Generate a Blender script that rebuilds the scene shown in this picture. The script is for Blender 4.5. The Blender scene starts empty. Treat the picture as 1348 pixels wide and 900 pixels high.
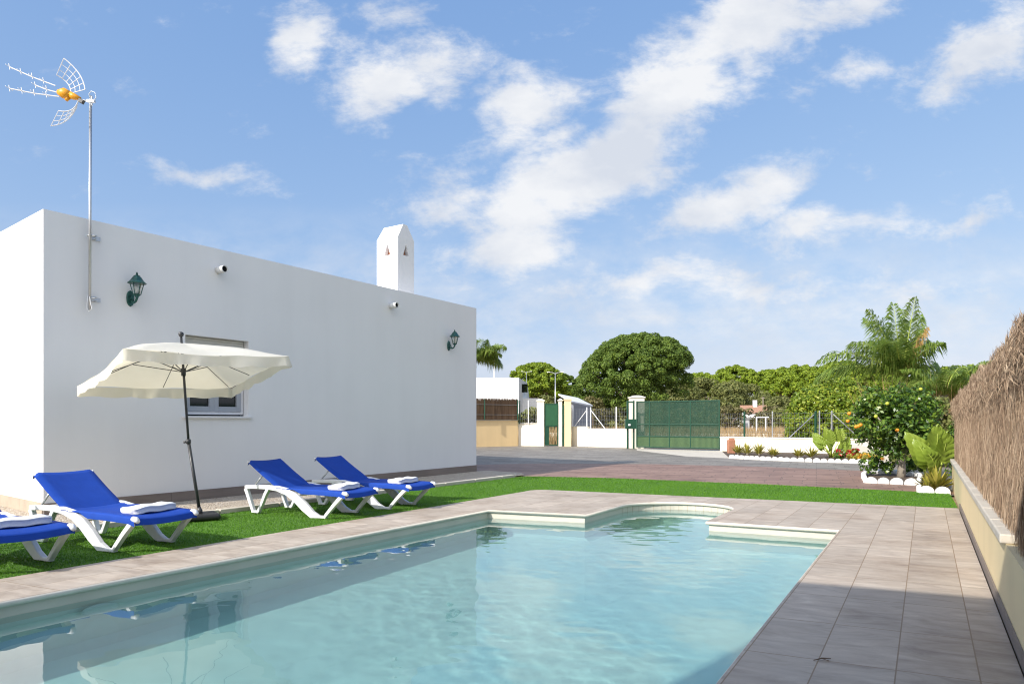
import bpy, bmesh, math, random
import numpy as np
from mathutils import Vector, Matrix
from mathutils.geometry import tessellate_polygon
R = math.radians
rnd = random.Random(7)
nr = np.random.default_rng(7)
sc = bpy.context.scene
COL = sc.collection

# ------------------------------------------------------------------ helpers
F, CX, HY, CH = 900.0, 674.0, 554.0, 1.3       # lens in photo pixels, horizon row, eye height
def at(px, D, z=0.0):
    """point at real distance D in front of the camera, seen in photo column px"""
    return Vector(((px - CX) / F * D, D, z))
def gp(px, py, z=0.0):
    D = F * (CH - z) / (py - HY)
    return at(px, D, z)

def tag(o, label=None, cat=None, group=None, kind=None):
    if label: o['label'] = label
    if cat: o['category'] = cat
    if group: o['group'] = group
    if kind: o['kind'] = kind
    return o
def empty(name, loc=(0, 0, 0), rz=0.0, label=None, cat=None, group=None):
    o = bpy.data.objects.new(name, None); COL.objects.link(o)
    o.empty_display_size = .2
    o.location = loc; o.rotation_euler = (0, 0, rz)
    return tag(o, label, cat, group)
def copy_tree(o, parent=None):
    c = o.copy(); COL.objects.link(c); c.parent = parent
    for ch in list(o.children): copy_tree(ch, c)
    return c

class MB:
    def __init__(s): s.v = []; s.f = []; s.m = []; s.cur = 0
    def add(s, vs, fs):
        b = len(s.v); s.v += [tuple(p) for p in vs]; s.f += [tuple(i + b for i in f) for f in fs]; s.m += [s.cur] * len(fs); return s
    def box(s, c, d, rz=0.0, M=None):
        hx, hy, hz = d[0] / 2, d[1] / 2, d[2] / 2
        vs = [Vector((x * hx, y * hy, z * hz)) for z in (-1, 1) for y in (-1, 1) for x in (-1, 1)]
        if rz: vs = [Matrix.Rotation(rz, 3, 'Z') @ v for v in vs]
        if M: vs = [M @ v for v in vs]
        vs = [v + Vector(c) for v in vs]
        return s.add(vs, [(0, 2, 3, 1), (4, 5, 7, 6), (0, 1, 5, 4), (2, 6, 7, 3), (0, 4, 6, 2), (1, 3, 7, 5)])
    def bx(s, x0, x1, y0, y1, z0, z1):
        return s.box(((x0+x1)/2, (y0+y1)/2, (z0+z1)/2), (x1-x0, y1-y0, z1-z0))
    def tube(s, pts, r, n=8, caps=True):
        pts = [Vector(p) for p in pts]; N = len(pts)
        rs = r if isinstance(r, (list, tuple)) else [r] * N
        t = (pts[1] - pts[0]).normalized()
        a = Vector((0, 0, 1)) if abs(t.z) < .9 else Vector((1, 0, 0))
        nx = t.cross(a).normalized()
        vs = []
        for i, p in enumerate(pts):
            if i == 0: t = pts[1] - pts[0]
            elif i == N - 1: t = pts[-1] - pts[-2]
            else: t = pts[i + 1] - pts[i - 1]
            t.normalize()
            nx = (nx - t * nx.dot(t)).normalized(); ny = t.cross(nx)
            for k in range(n):
                a = 2 * math.pi * k / n
                vs.append(p + (nx * math.cos(a) + ny * math.sin(a)) * rs[i])
        fs = [(i*n+k, i*n+(k+1) % n, (i+1)*n+(k+1) % n, (i+1)*n+k) for i in range(N-1) for k in range(n)]
        if caps: fs += [tuple(reversed(range(n))), tuple(range((N-1)*n, N*n))]
        return s.add(vs, fs)
    def lathe(s, prof, c=(0, 0, 0), n=16, M=None):
        vs = []
        for (r, z) in prof:
            for k in range(n):
                a = 2*math.pi*k/n; v = Vector((r*math.cos(a), r*math.sin(a), z))
                if M: v = M @ v
                vs.append(v + Vector(c))
        N = len(prof)
        fs = [(i*n+k, i*n+(k+1) % n, (i+1)*n+(k+1) % n, (i+1)*n+k) for i in range(N-1) for k in range(n)]
        fs += [tuple(reversed(range(n))), tuple(range((N-1)*n, N*n))]
        return s.add(vs, fs)
    def prism(s, poly, f0, f1):
        """poly: 2-D points; f0, f1 map a 2-D point to the two 3-D faces"""
        n = len(poly); vs = [f0(p) for p in poly] + [f1(p) for p in poly]
        tri = tessellate_polygon([[Vector((p[0], p[1], 0)) for p in poly]])
        fs = [tuple(t) for t in tri] + [tuple(i + n for i in reversed(t)) for t in tri]
        fs += [(i, (i+1) % n, (i+1) % n + n, i + n) for i in range(n)]
        return s.add(vs, fs)
    def build(s, name, mat, parent=None, smooth=False, off=None, bevel=0.0, seg=2):
        me = bpy.data.meshes.new(name)
        vs = s.v if off is None else [(v[0]-off[0], v[1]-off[1], v[2]-off[2]) for v in s.v]
        me.from_pydata(vs, [], s.f)
        mats = mat if isinstance(mat, (list, tuple)) else [mat]
        for m in mats: me.materials.append(m)
        if len(mats) > 1: me.polygons.foreach_set('material_index', s.m)
        bm = bmesh.new(); bm.from_mesh(me)
        bmesh.ops.recalc_face_normals(bm, faces=bm.faces)
        bm.to_mesh(me); bm.free()
        if smooth: me.polygons.foreach_set('use_smooth', [True] * len(me.polygons))
        o = bpy.data.objects.new(name, me); COL.objects.link(o)
        o.parent = parent
        if bevel:
            b = o.modifiers.new('bevel', 'BEVEL'); b.width = bevel; b.segments = seg; b.limit_method = 'ANGLE'; b.angle_limit = R(35)
        return o

def np_mesh(name, verts, k, mat, parent=None, smooth=False):
    """verts: (n*k,3) array, faces are consecutive k-gons"""
    n = len(verts) // k
    me = bpy.data.meshes.new(name)
    me.vertices.add(len(verts)); me.vertices.foreach_set('co', np.asarray(verts, np.float32).ravel())
    me.loops.add(n * k); me.loops.foreach_set('vertex_index', np.arange(n * k, dtype=np.int32))
    me.polygons.add(n); me.polygons.foreach_set('loop_start', np.arange(0, n * k, k, dtype=np.int32))
    me.update(calc_edges=True)
    me.materials.append(mat)
    if smooth: me.polygons.foreach_set('use_smooth', [True] * n)
    o = bpy.data.objects.new(name, me); COL.objects.link(o); o.parent = parent
    return o
def unit(a): return a / (np.linalg.norm(a, axis=1, keepdims=True) + 1e-9)

# ------------------------------------------------------------------ materials
def nmat(name):
    m = bpy.data.materials.new(name); m.use_nodes = True
    nt = m.node_tree; b = nt.nodes['Principled BSDF']
    return m, nt, b
def N(nt, t, **kw):
    n = nt.nodes.new(t)
    for k, v in kw.items():
        if k.startswith('i_'):
            key = k[2:]; key = int(key) if key.isdigit() else key.replace('_', ' ')
            n.inputs[key].default_value = v
        else: setattr(n, k, v)
    return n
def ramp(nt, fac, stops):
    r = nt.nodes.new('ShaderNodeValToRGB'); e = r.color_ramp.elements
    while len(e) < len(stops): e.new(.5)
    for el, (p, c) in zip(e, stops): el.position = p; el.color = (*c, 1)
    nt.links.new(fac, r.inputs[0]); return r.outputs[0]
def sc3(c, k): return tuple(min(1, x * k) for x in c)
def mat(name, c, rough=.6, var=.12, scale=4, bump=0.0, bscale=None, metal=0.0, spec=.5, stretch=None, detail=6, bdist=.01):
    m, nt, b = nmat(name)
    tc = N(nt, 'ShaderNodeTexCoord'); src = tc.outputs['Object']
    if stretch:
        mp = N(nt, 'ShaderNodeMapping'); mp.inputs['Scale'].default_value = stretch
        nt.links.new(src, mp.inputs[0]); src = mp.outputs[0]
    n = N(nt, 'ShaderNodeTexNoise', i_Scale=scale, i_Detail=detail, i_Roughness=.65)
    nt.links.new(src, n.inputs['Vector'])
    col = ramp(nt, n.outputs[0], [(.25, sc3(c, 1 - var)), (.5, c), (.78, sc3(c, 1 + var))])
    nt.links.new(col, b.inputs['Base Color'])
    b.inputs['Roughness'].default_value = rough; b.inputs['Metallic'].default_value = metal
    b.inputs['Specular IOR Level'].default_value = spec
    if bump:
        n2 = N(nt, 'ShaderNodeTexNoise', i_Scale=bscale or scale * 8, i_Detail=5)
        nt.links.new(src, n2.inputs['Vector'])
        bp = N(nt, 'ShaderNodeBump', i_Strength=bump, i_Distance=bdist)
        nt.links.new(n2.outputs[0], bp.inputs['Height']); nt.links.new(bp.outputs[0], b.inputs['Normal'])
    return m
def leafmat(name, stops, rough=.55, trans=.3, spec=.35):
    """each leaf (mesh island) takes a tone of its own from the ramp"""
    m, nt, b = nmat(name)
    g = N(nt, 'ShaderNodeNewGeometry')
    tc = N(nt, 'ShaderNodeTexCoord')
    n = N(nt, 'ShaderNodeTexNoise', i_Scale=.9, i_Detail=3); nt.links.new(tc.outputs['Object'], n.inputs['Vector'])
    mx = N(nt, 'ShaderNodeMix', data_type='FLOAT', i_Factor=.55)
    nt.links.new(n.outputs[0], mx.inputs['A']); nt.links.new(g.outputs['Random Per Island'], mx.inputs['B'])
    col = ramp(nt, mx.outputs[0], stops)
    nt.links.new(col, b.inputs['Base Color'])
    b.inputs['Roughness'].default_value = rough; b.inputs['Specular IOR Level'].default_value = spec
    if trans:
        t = N(nt, 'ShaderNodeBsdfTranslucent'); nt.links.new(col, t.inputs[0])
        ms = N(nt, 'ShaderNodeMixShader'); ms.inputs[0].default_value = trans
        nt.links.new(b.outputs[0], ms.inputs[1]); nt.links.new(t.outputs[0], ms.inputs[2])
        nt.links.new(ms.outputs[0], nt.nodes['Material Output'].inputs['Surface'])
    return m
def meshmat(name, c, cover):
    """fine woven or perforated sheet: real see-through share"""
    m, nt, b = nmat(name)
    b.inputs['Base Color'].default_value = (*c, 1); b.inputs['Roughness'].default_value = .5
    t = N(nt, 'ShaderNodeBsdfTransparent'); ms = N(nt, 'ShaderNodeMixShader'); ms.inputs[0].default_value = cover
    nt.links.new(t.outputs[0], ms.inputs[1]); nt.links.new(b.outputs[0], ms.inputs[2])
    nt.links.new(ms.outputs[0], nt.nodes['Material Output'].inputs['Surface'])
    return m
def glassmat(name, c, cover):
    m, nt, b = nmat(name)
    g = N(nt, 'ShaderNodeBsdfGlossy'); g.inputs['Roughness'].default_value = .02
    t = N(nt, 'ShaderNodeBsdfTransparent'); t.inputs[0].default_value = (*c, 1)
    ms = N(nt, 'ShaderNodeMixShader'); ms.inputs[0].default_value = cover
    nt.links.new(t.outputs[0], ms.inputs[1]); nt.links.new(g.outputs[0], ms.inputs[2])
    nt.links.new(ms.outputs[0], nt.nodes['Material Output'].inputs['Surface'])
    return m

M = {}
def stucco(name, c, streak=.032, bump=.25):
    m, nt, b = nmat(name)
    tc = N(nt, 'ShaderNodeTexCoord')
    mp = N(nt, 'ShaderNodeMapping'); mp.inputs['Scale'].default_value = (1.6, 1.6, .22)
    nt.links.new(tc.outputs['Object'], mp.inputs[0])
    n = N(nt, 'ShaderNodeTexNoise', i_Scale=1.2, i_Detail=8, i_Roughness=.6); nt.links.new(mp.outputs[0], n.inputs['Vector'])
    n3 = N(nt, 'ShaderNodeTexNoise', i_Scale=.6, i_Detail=4); nt.links.new(tc.outputs['Object'], n3.inputs['Vector'])
    mx = N(nt, 'ShaderNodeMix', data_type='FLOAT', i_Factor=.5)
    nt.links.new(n.outputs[0], mx.inputs['A']); nt.links.new(n3.outputs[0], mx.inputs['B'])
    col = ramp(nt, mx.outputs[0], [(.3, sc3(c, 1 - streak*1.6)), (.5, c), (.7, sc3(c, 1 + streak))])
    nt.links.new(col, b.inputs['Base Color']); b.inputs['Roughness'].default_value = .85
    b.inputs['Specular IOR Level'].default_value = .2
    n2 = N(nt, 'ShaderNodeTexNoise', i_Scale=45, i_Detail=6, i_Roughness=.7); nt.links.new(tc.outputs['Object'], n2.inputs['Vector'])
    bp = N(nt, 'ShaderNodeBump', i_Strength=bump, i_Distance=.008)
    nt.links.new(n2.outputs[0], bp.inputs['Height']); nt.links.new(bp.outputs[0], b.inputs['Normal'])
    return m
M['white'] = stucco('white_render', (.80, .80, .80))
M['cream'] = stucco('cream_render', (.80, .66, .40), .06)
M['pale'] = stucco('sunlit_cream_render', (.82, .77, .66), .06)  # cream paint made paler here to carry the whitening by full sun
M['beige'] = stucco('beige_render', (.78, .58, .32), .06)
M['grey_metal'] = mat('galvanised_steel', (.55, .56, .57), .35, .08, 20, metal=.8)
M['white_metal'] = mat('white_coated_metal', (.75, .75, .76), .4, .05, 20)
M['white_plastic'] = mat('white_resin', (.78, .79, .80), .35, .03, 12, bump=.05, bscale=60)
M['bolt'] = mat('dark_bolt', (.05, .05, .05), .4, .1, 20)
M['black_metal'] = mat('anthracite_metal', (.035, .037, .04), .4, .15, 30)
M['green_metal'] = mat('dark_green_paint', (.008, .055, .030), .35, .25, 12)
M['verdigris'] = mat('verdigris_iron', (.025, .10, .085), .35, .6, 22, metal=.3)
M['orange'] = mat('orange_plastic', (.78, .34, .015), .4, .12, 30)
M['pvc'] = mat('white_pvc', (.72, .72, .70), .35, .04, 14)
M['hole'] = mat('pipe_inside', (.03, .03, .03), .8, .2, 20)
M['fabric_blue'] = mat('blue_sling_fabric', (.009, .055, .34), .75, .10, 9, bump=.35, bscale=420, bdist=.002, spec=.25)
M['towel'] = mat('white_terry', (.80, .80, .81), .95, .05, 30, bump=.8, bscale=260, bdist=.006, spec=.1)
M['trunk'] = mat('bark', (.16, .115, .08), .9, .35, 5, bump=.6, stretch=(1, 1, .3))
M['trunk_pale'] = mat('pale_bark', (.30, .26, .21), .9, .3, 5, bump=.5, stretch=(1, 1, .3))
M['terracotta'] = mat('terracotta', (.38, .17, .10), .85, .2, 6)
M['soil'] = mat('bed_soil', (.10, .07, .05), .95, .35, 12, bump=.8)
M['stone_white'] = mat('whitewashed_edging', (.80, .79, .76), .85, .08, 14, bump=.4)
M['concrete'] = mat('concrete', (.42, .39, .34), .9, .18, 3, bump=.3)
M['concrete_pale'] = mat('pale_concrete', (.55, .50, .42), .9, .15, 3, bump=.3)
M['kerb_dark'] = mat('weathered_kerb', (.13, .12, .10), .9, .35, 7, bump=.5)
M['plinth'] = mat('stone_plinth_tile', (.22, .18, .155), .6, .25, 2.5, bump=.15, stretch=(.4, .4, 3))
M['rubber'] = mat('black_plastic_base', (.022, .022, .024), .5, .2, 14, bump=.1)
M['glass_dark'] = mat('dark_window_glass', (.012, .014, .013), .06, .2, 3, spec=.6)
M['sash'] = mat('grey_window_sash', (.36, .38, .42), .4, .05, 8)
M['alu'] = mat('pale_aluminium', (.62, .60, .55), .45, .06, 9)
M['grey_wall'] = stucco('grey_shed_wall', (.30, .32, .36), .1)
M['mesh_green'] = meshmat('green_gate_mesh', (.010, .06, .032), .58)
M['shade_net'] = mat('green_shade_net', (.015, .11, .075), .8, .2, 8, bump=.4)
M['lamp_glass'] = glassmat('lantern_glass', (.93, .95, .94), .12)
M['bulb'] = mat('frosted_bulb', (.82, .82, .80), .3, .02, 5)
M['liner'] = None

def canopy_mat():
    m, nt, b = nmat('cream_canvas')
    tc = N(nt, 'ShaderNodeTexCoord')
    n = N(nt, 'ShaderNodeTexNoise', i_Scale=5, i_Detail=4); nt.links.new(tc.outputs['Object'], n.inputs['Vector'])
    col = ramp(nt, n.outputs[0], [(.3, (.85, .83, .75)), (.7, (.88, .87, .81))])
    nt.links.new(col, b.inputs['Base Color']); b.inputs['Roughness'].default_value = .9; b.inputs['Specular IOR Level'].default_value = .1
    t = N(nt, 'ShaderNodeBsdfTranslucent'); t.inputs[0].default_value = (.88, .80, .60, 1)
    ms = N(nt, 'ShaderNodeMixShader'); ms.inputs[0].default_value = .42
    bp = N(nt, 'ShaderNodeBump', i_Strength=.35, i_Distance=.02); nt.links.new(n.outputs[0], bp.inputs['Height']); nt.links.new(bp.outputs[0], b.inputs['Normal'])
    nt.links.new(b.outputs[0], ms.inputs[1]); nt.links.new(t.outputs[0], ms.inputs[2])
    nt.links.new(ms.outputs[0], nt.nodes['Material Output'].inputs['Surface'])
    return m
M['canvas'] = canopy_mat()

def tile_mat():
    """large stone-look porcelain tiles laid in straight rows parallel to the pool"""
    m, nt, b = nmat('deck_tile')
    tc = N(nt, 'ShaderNodeTexCoord'); sx = N(nt, 'ShaderNodeSeparateXYZ'); nt.links.new(tc.outputs['Object'], sx.inputs[0])
    def math_(op, a, bb=None, c=None):
        n = N(nt, 'ShaderNodeMath', operation=op)
        for i, v in enumerate((a, bb, c)):
            if v is None: continue
            if isinstance(v, (int, float)): n.inputs[i].default_value = v
            else: nt.links.new(v, n.inputs[i])
        return n.outputs[0]
    x, y = sx.outputs[0], sx.outputs[1]
    a = math_('DIVIDE', math_('ADD', math_('MULTIPLY_ADD', y, -.606, x), .588), .43)
    bb = math_('DIVIDE', math_('SUBTRACT', math_('MULTIPLY_ADD', x, .46, y), 4.496), .84)
    da = math_('MULTIPLY', math_('ABSOLUTE', math_('SUBTRACT', a, math_('ROUND', a))), .43 * .855)
    db = math_('MULTIPLY', math_('ABSOLUTE', math_('SUBTRACT', bb, math_('ROUND', bb))), .84 * .9)
    grout = math_('LESS_THAN', math_('MINIMUM', da, db), .0035)
    cid = N(nt, 'ShaderNodeCombineXYZ'); nt.links.new(math_('FLOOR', a), cid.inputs[0]); nt.links.new(math_('FLOOR', bb), cid.inputs[1])
    wn = N(nt, 'ShaderNodeTexWhiteNoise', noise_dimensions='3D'); nt.links.new(cid.outputs[0], wn.inputs['Vector'])
    # veins: stretched noise, offset per tile
    cv = N(nt, 'ShaderNodeCombineXYZ'); nt.links.new(math_('MULTIPLY', a, .55), cv.inputs[0]); nt.links.new(math_('MULTIPLY', bb, 3.2), cv.inputs[1])
    nt.links.new(math_('MULTIPLY', wn.outputs['Value'], 37.0), cv.inputs[2])
    n = N(nt, 'ShaderNodeTexNoise', i_Scale=1.7, i_Detail=8, i_Roughness=.62, i_Distortion=.9); nt.links.new(cv.outputs[0], n.inputs['Vector'])
    base = ramp(nt, n.outputs[0], [(.28, (.345, .28, .225)), (.45, (.455, .38, .305)), (.58, (.52, .44, .355)), (.75, (.62, .54, .445))])
    hv = N(nt, 'ShaderNodeHueSaturation'); nt.links.new(base, hv.inputs['Color'])
    nt.links.new(math_('MULTIPLY_ADD', wn.outputs['Value'], .16, .92), hv.inputs['Value'])
    # dirt patches
    n3 = N(nt, 'ShaderNodeTexNoise', i_Scale=.9, i_Detail=6, i_Roughness=.7); nt.links.new(tc.outputs['Object'], n3.inputs['Vector'])
    dm = N(nt, 'ShaderNodeMix', data_type='RGBA', blend_type='MULTIPLY', i_Factor=.85)
    nt.links.new(hv.outputs[0], dm.inputs['A']); nt.links.new(ramp(nt, n3.outputs[0], [(.36, (.76, .70, .65)), (.5, (.95, .93, .91)), (.62, (1, 1, 1))]), dm.inputs['B'])
    gm = N(nt, 'ShaderNodeMix', data_type='RGBA'); nt.links.new(grout, gm.inputs['Factor']); nt.links.new(dm.outputs['Result'], gm.inputs['A'])
    gm.inputs['B'].default_value = (.27, .19, .12, 1)
    nt.links.new(gm.outputs['Result'], b.inputs['Base Color'])
    b.inputs['Roughness'].default_value = .55; b.inputs['Specular IOR Level'].default_value = .35
    bp = N(nt, 'ShaderNodeBump', i_Strength=.25, i_Distance=.004)
    h = math_('SUBTRACT', n.outputs[0], grout); nt.links.new(h, bp.inputs['Height']); nt.links.new(bp.outputs[0], b.inputs['Normal'])
    return m
M['tile'] = tile_mat()

def pooltile_mat(name, c, g, s=.2):
    m, nt, b = nmat(name)
    tc = N(nt, 'ShaderNodeTexCoord')
    n = N(nt, 'ShaderNodeTexNoise', i_Scale=3, i_Detail=5); nt.links.new(tc.outputs['Object'], n.inputs['Vector'])
    col = ramp(nt, n.outputs[0], [(.3, sc3(c, .9)), (.7, c)])
    nt.links.new(col, b.inputs['Base Color']); b.inputs['Roughness'].default_value = .5
    return m
M['liner'] = pooltile_mat('pool_liner', (.74, .80, .76), None)
M['poolwall'] = pooltile_mat('pool_wall_tile', (.62, .58, .49), None)
M['coping'] = mat('bullnose_coping', (.72, .66, .56), .5, .1, 6)
M['coping_joint'] = mat('coping_joint', (.45, .36, .25), .8, .1, 6)

def water_mat():
    m, nt, b = nmat('pool_water')
    nt.nodes.remove(b)
    tc = N(nt, 'ShaderNodeTexCoord')
    gl = N(nt, 'ShaderNodeBsdfGlossy'); gl.inputs['Roughness'].default_value = .0; gl.inputs[0].default_value = (1, 1, 1, 1)
    rf = N(nt, 'ShaderNodeBsdfRefraction'); rf.inputs['Roughness'].default_value = .0; rf.inputs['IOR'].default_value = 1.333
    rf.inputs[0].default_value = (.675, .90, .90, 1)
    tr = N(nt, 'ShaderNodeBsdfTransparent'); tr.inputs[0].default_value = (.675, .90, .90, 1)
    m1 = N(nt, 'ShaderNodeMixShader'); m1.inputs[0].default_value = REFR
    nt.links.new(tr.outputs[0], m1.inputs[1]); nt.links.new(rf.outputs[0], m1.inputs[2])
    # Schlick reflectance of a water surface, the same from above and below
    ge = N(nt, 'ShaderNodeNewGeometry'); dt = N(nt, 'ShaderNodeVectorMath', operation='DOT_PRODUCT')
    nt.links.new(ge.outputs['Normal'], dt.inputs[0]); nt.links.new(ge.outputs['Incoming'], dt.inputs[1])
    def mm(op, x, y=None, z=None):
        q = N(nt, 'ShaderNodeMath', operation=op)
        for i, v in enumerate((x, y, z)):
            if v is None: continue
            if isinstance(v, (int, float)): q.inputs[i].default_value = v
            else: nt.links.new(v, q.inputs[i])
        return q.outputs[0]
    cc = mm('SUBTRACT', 1.0, mm('MINIMUM', mm('ABSOLUTE', dt.outputs['Value']), 1.0))
    fr = mm('MULTIPLY_ADD', mm('POWER', cc, 5.0), .98, .02)
    m2 = N(nt, 'ShaderNodeMixShader'); nt.links.new(fr, m2.inputs[0])
    nt.links.new(m1.outputs[0], m2.inputs[1]); nt.links.new(gl.outputs[0], m2.inputs[2])
    nt.links.new(m2.outputs[0], nt.nodes['Material Output'].inputs['Surface'])

    return m
REFR = .9
MNEE = True
M['water'] = water_mat()

def paving_mat(name, c1, c2, c3, ang):
    """stamped concrete: random stone pattern pressed into coloured concrete"""
    m, nt, b = nmat(name)
    tc = N(nt, 'ShaderNodeTexCoord')
    mp = N(nt, 'ShaderNodeMapping'); mp.inputs['Rotation'].default_value = (0, 0, ang); nt.links.new(tc.outputs['Object'], mp.inputs[0])
    br = N(nt, 'ShaderNodeTexBrick', i_Scale=1.0); br.offset = .37; br.squash = .7; br.squash_frequency = 3
    br.inputs['Brick Width'].default_value = .75; br.inputs['Row Height'].default_value = .28; br.inputs['Mortar Size'].default_value = .012
    br.inputs['Color1'].default_value = (*c1, 1); br.inputs['Color2'].default_value = (*c2, 1); br.inputs['Mortar'].default_value = (*c3, 1)
    nt.links.new(mp.outputs[0], br.inputs['Vector'])
    n = N(nt, 'ShaderNodeTexNoise', i_Scale=1.6, i_Detail=9, i_Roughness=.7); nt.links.new(tc.outputs['Object'], n.inputs['Vector'])
    mx = N(nt, 'ShaderNodeMix', data_type='RGBA', blend_type='MULTIPLY', i_Factor=1.0)
    nt.links.new(br.outputs[0], mx.inputs['A']); nt.links.new(ramp(nt, n.outputs[0], [(.3, (.62, .6, .6)), (.5, (1, 1, 1)), (.75, (1.0, 1.0, 1.0))]), mx.inputs['B'])
    mp2 = N(nt, 'ShaderNodeMapping'); mp2.inputs['Rotation'].default_value = (0, 0, ang); mp2.inputs['Scale'].default_value = (.35, 1.6, 1); nt.links.new(tc.outputs['Object'], mp2.inputs[0])
    nn2 = N(nt, 'ShaderNodeTexNoise', i_Scale=1.3, i_Detail=8, i_Roughness=.72); nt.links.new(mp2.outputs[0], nn2.inputs['Vector'])
    mx2 = N(nt, 'ShaderNodeMix', data_type='RGBA', blend_type='MULTIPLY', i_Factor=1.0)
    nt.links.new(mx.outputs['Result'], mx2.inputs['A']); nt.links.new(ramp(nt, nn2.outputs[0], [(.34, (.58, .56, .54)), (.5, (.95, .95, .95)), (.68, (1.0, 1.0, 1.0))]), mx2.inputs['B'])
    hs = N(nt, 'ShaderNodeHueSaturation'); hs.inputs['Value'].default_value = 1.25; nt.links.new(mx2.outputs['Result'], hs.inputs['Color'])
    nt.links.new(hs.outputs[0], b.inputs['Base Color'])
    b.inputs['Roughness'].default_value = .6
    bp = N(nt, 'ShaderNodeBump', i_Strength=.5, i_Distance=.012); nt.links.new(n.outputs[0], bp.inputs['Height']); nt.links.new(bp.outputs[0], b.inputs['Normal'])
    return m
M['drive_brown'] = paving_mat('stamped_concrete_brown', (.22, .13, .095), (.29, .18, .135), (.13, .08, .06), R(24))
M['drive_grey'] = paving_mat('stamped_concrete_grey', (.175, .155, .13), (.25, .225, .19), (.11, .095, .08), R(24))

def gravel_mat():
    m, nt, b = nmat('beige_gravel')
    tc = N(nt, 'ShaderNodeTexCoord')
    v = N(nt, 'ShaderNodeTexVoronoi', i_Scale=48); nt.links.new(tc.outputs['Object'], v.inputs['Vector'])
    col = ramp(nt, v.outputs['Color'], [(.1, (.30, .24, .18)), (.45, (.48, .39, .29)), (.8, (.62, .55, .46)), (.95, (.72, .68, .62))])
    nt.links.new(col, b.inputs['Base Color']); b.inputs['Roughness'].default_value = .85
    bp = N(nt, 'ShaderNodeBump', i_Strength=1.0, i_Distance=.02); bp.invert = True
    nt.links.new(v.outputs['Distance'], bp.inputs['Height']); nt.links.new(bp.outputs[0], b.inputs['Normal'])
    return m
M['gravel'] = gravel_mat()
def ground_mat():
    m, nt, b = nmat('dry_field')
    tc = N(nt, 'ShaderNodeTexCoord')
    n = N(nt, 'ShaderNodeTexNoise', i_Scale=.06, i_Detail=10, i_Roughness=.7); nt.links.new(tc.outputs['Object'], n.inputs['Vector'])
    n2 = N(nt, 'ShaderNodeTexNoise', i_Scale=3, i_Detail=6, i_Roughness=.7); nt.links.new(tc.outputs['Object'], n2.inputs['Vector'])
    mx = N(nt, 'ShaderNodeMix', data_type='FLOAT', i_Factor=.4); nt.links.new(n.outputs[0], mx.inputs['A']); nt.links.new(n2.outputs[0], mx.inputs['B'])
    col = ramp(nt, mx.outputs[0], [(.32, (.10, .11, .045)), (.45, (.24, .18, .09)), (.6, (.38, .28, .15)), (.75, (.45, .36, .22))])
    nt.links.new(col, b.inputs['Base Color']); b.inputs['Roughness'].default_value = .95
    return m
M['ground'] = ground_mat()
M['turf_base'] = mat('turf_backing', (.07, .17, .015), .9, .3, 30)
M['blade'] = leafmat('turf_blade', [(.15, (.06, .16, .010)), (.5, (.10, .255, .013)), (.85, (.18, .35, .03))], .5, .25, .3)
M['pine'] = leafmat('pine_needles', [(.2, (.06, .11, .018)), (.5, (.12, .19, .03)), (.8, (.21, .29, .045))], trans=.3)
M['pine_light'] = leafmat('bright_pine_needles', [(.2, (.10, .17, .016)), (.5, (.22, .31, .025)), (.8, (.36, .44, .04))], trans=.3)
M['olive'] = leafmat('olive_leaves', [(.2, (.09, .11, .03)), (.5, (.18, .20, .055)), (.8, (.29, .29, .10))])
M['shrub_dry'] = leafmat('dry_shrub_leaves', [(.2, (.09, .085, .035)), (.5, (.17, .16, .06)), (.8, (.26, .23, .10))])
M['citrus'] = leafmat('orange_tree_leaves', [(.2, (.03, .07, .01)), (.45, (.07, .15, .02)), (.7, (.17, .27, .03)), (.9, (.38, .42, .05))], .35, .3, .5)
M['hedge'] = leafmat('yellow_green_leaves', [(.2, (.09, .16, .018)), (.5, (.21, .30, .03)), (.75, (.38, .42, .05)), (.95, (.52, .48, .07))], .4, .35, .4)
M['palm'] = leafmat('palm_leaflets', [(.2, (.11, .19, .035)), (.5, (.23, .34, .06)), (.85, (.42, .50, .13))], .4, .45, .5)
M['palm_dry'] = leafmat('dry_palm_leaflets', [(.2, (.35, .22, .08)), (.8, (.55, .38, .14))], .5, .3, .4)
M['bigleaf'] = leafmat('elephant_ear_leaf', [(.15, (.10, .20, .025)), (.45, (.24, .36, .045)), (.85, (.50, .55, .10))], .35, .4, .5)
M['stem'] = mat('green_leaf_stem', (.38, .45, .08), .5, .2, 5)
M['agave'] = leafmat('spiky_leaves', [(.2, (.25, .27, .04)), (.5, (.42, .38, .07)), (.9, (.60, .50, .12))], .45, .3, .4)
M['flower_red'] = leafmat('red_petals', [(.2, (.55, .02, .03)), (.9, (.75, .06, .05))], .5, .3, .3)
M['flower_yellow'] = leafmat('yellow_petals', [(.2, (.65, .25, .03)), (.5, (.7, .45, .05)), (.9, (.6, .15, .05))], .5, .3, .3)
M['fruit'] = mat('orange_peel', (.75, .28, .02), .45, .1, 20, bump=.2, bscale=120)
M['fruit_green'] = mat('unripe_peel', (.42, .46, .05), .45, .1, 20)
M['brush'] = leafmat('heather_twigs', [(.1, (.12, .078, .05)), (.4, (.27, .185, .125)), (.7, (.42, .31, .215)), (.95, (.60, .48, .35))], .8, .0, .2)
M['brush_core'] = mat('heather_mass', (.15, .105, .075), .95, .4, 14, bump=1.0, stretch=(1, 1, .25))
M['reed'] = leafmat('reed_canes', [(.1, (.055, .032, .02)), (.5, (.12, .075, .045)), (.9, (.22, .145, .09))], .8, .0, .2)
M['drygrass'] = leafmat('dry_grass', [(.1, (.30, .19, .09)), (.5, (.46, .32, .16)), (.9, (.62, .47, .27))], .8, .3, .2)
M['roof_tile'] = mat('clay_roof_tile', (.36, .20, .13), .85, .3, 3, bump=.4)

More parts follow.
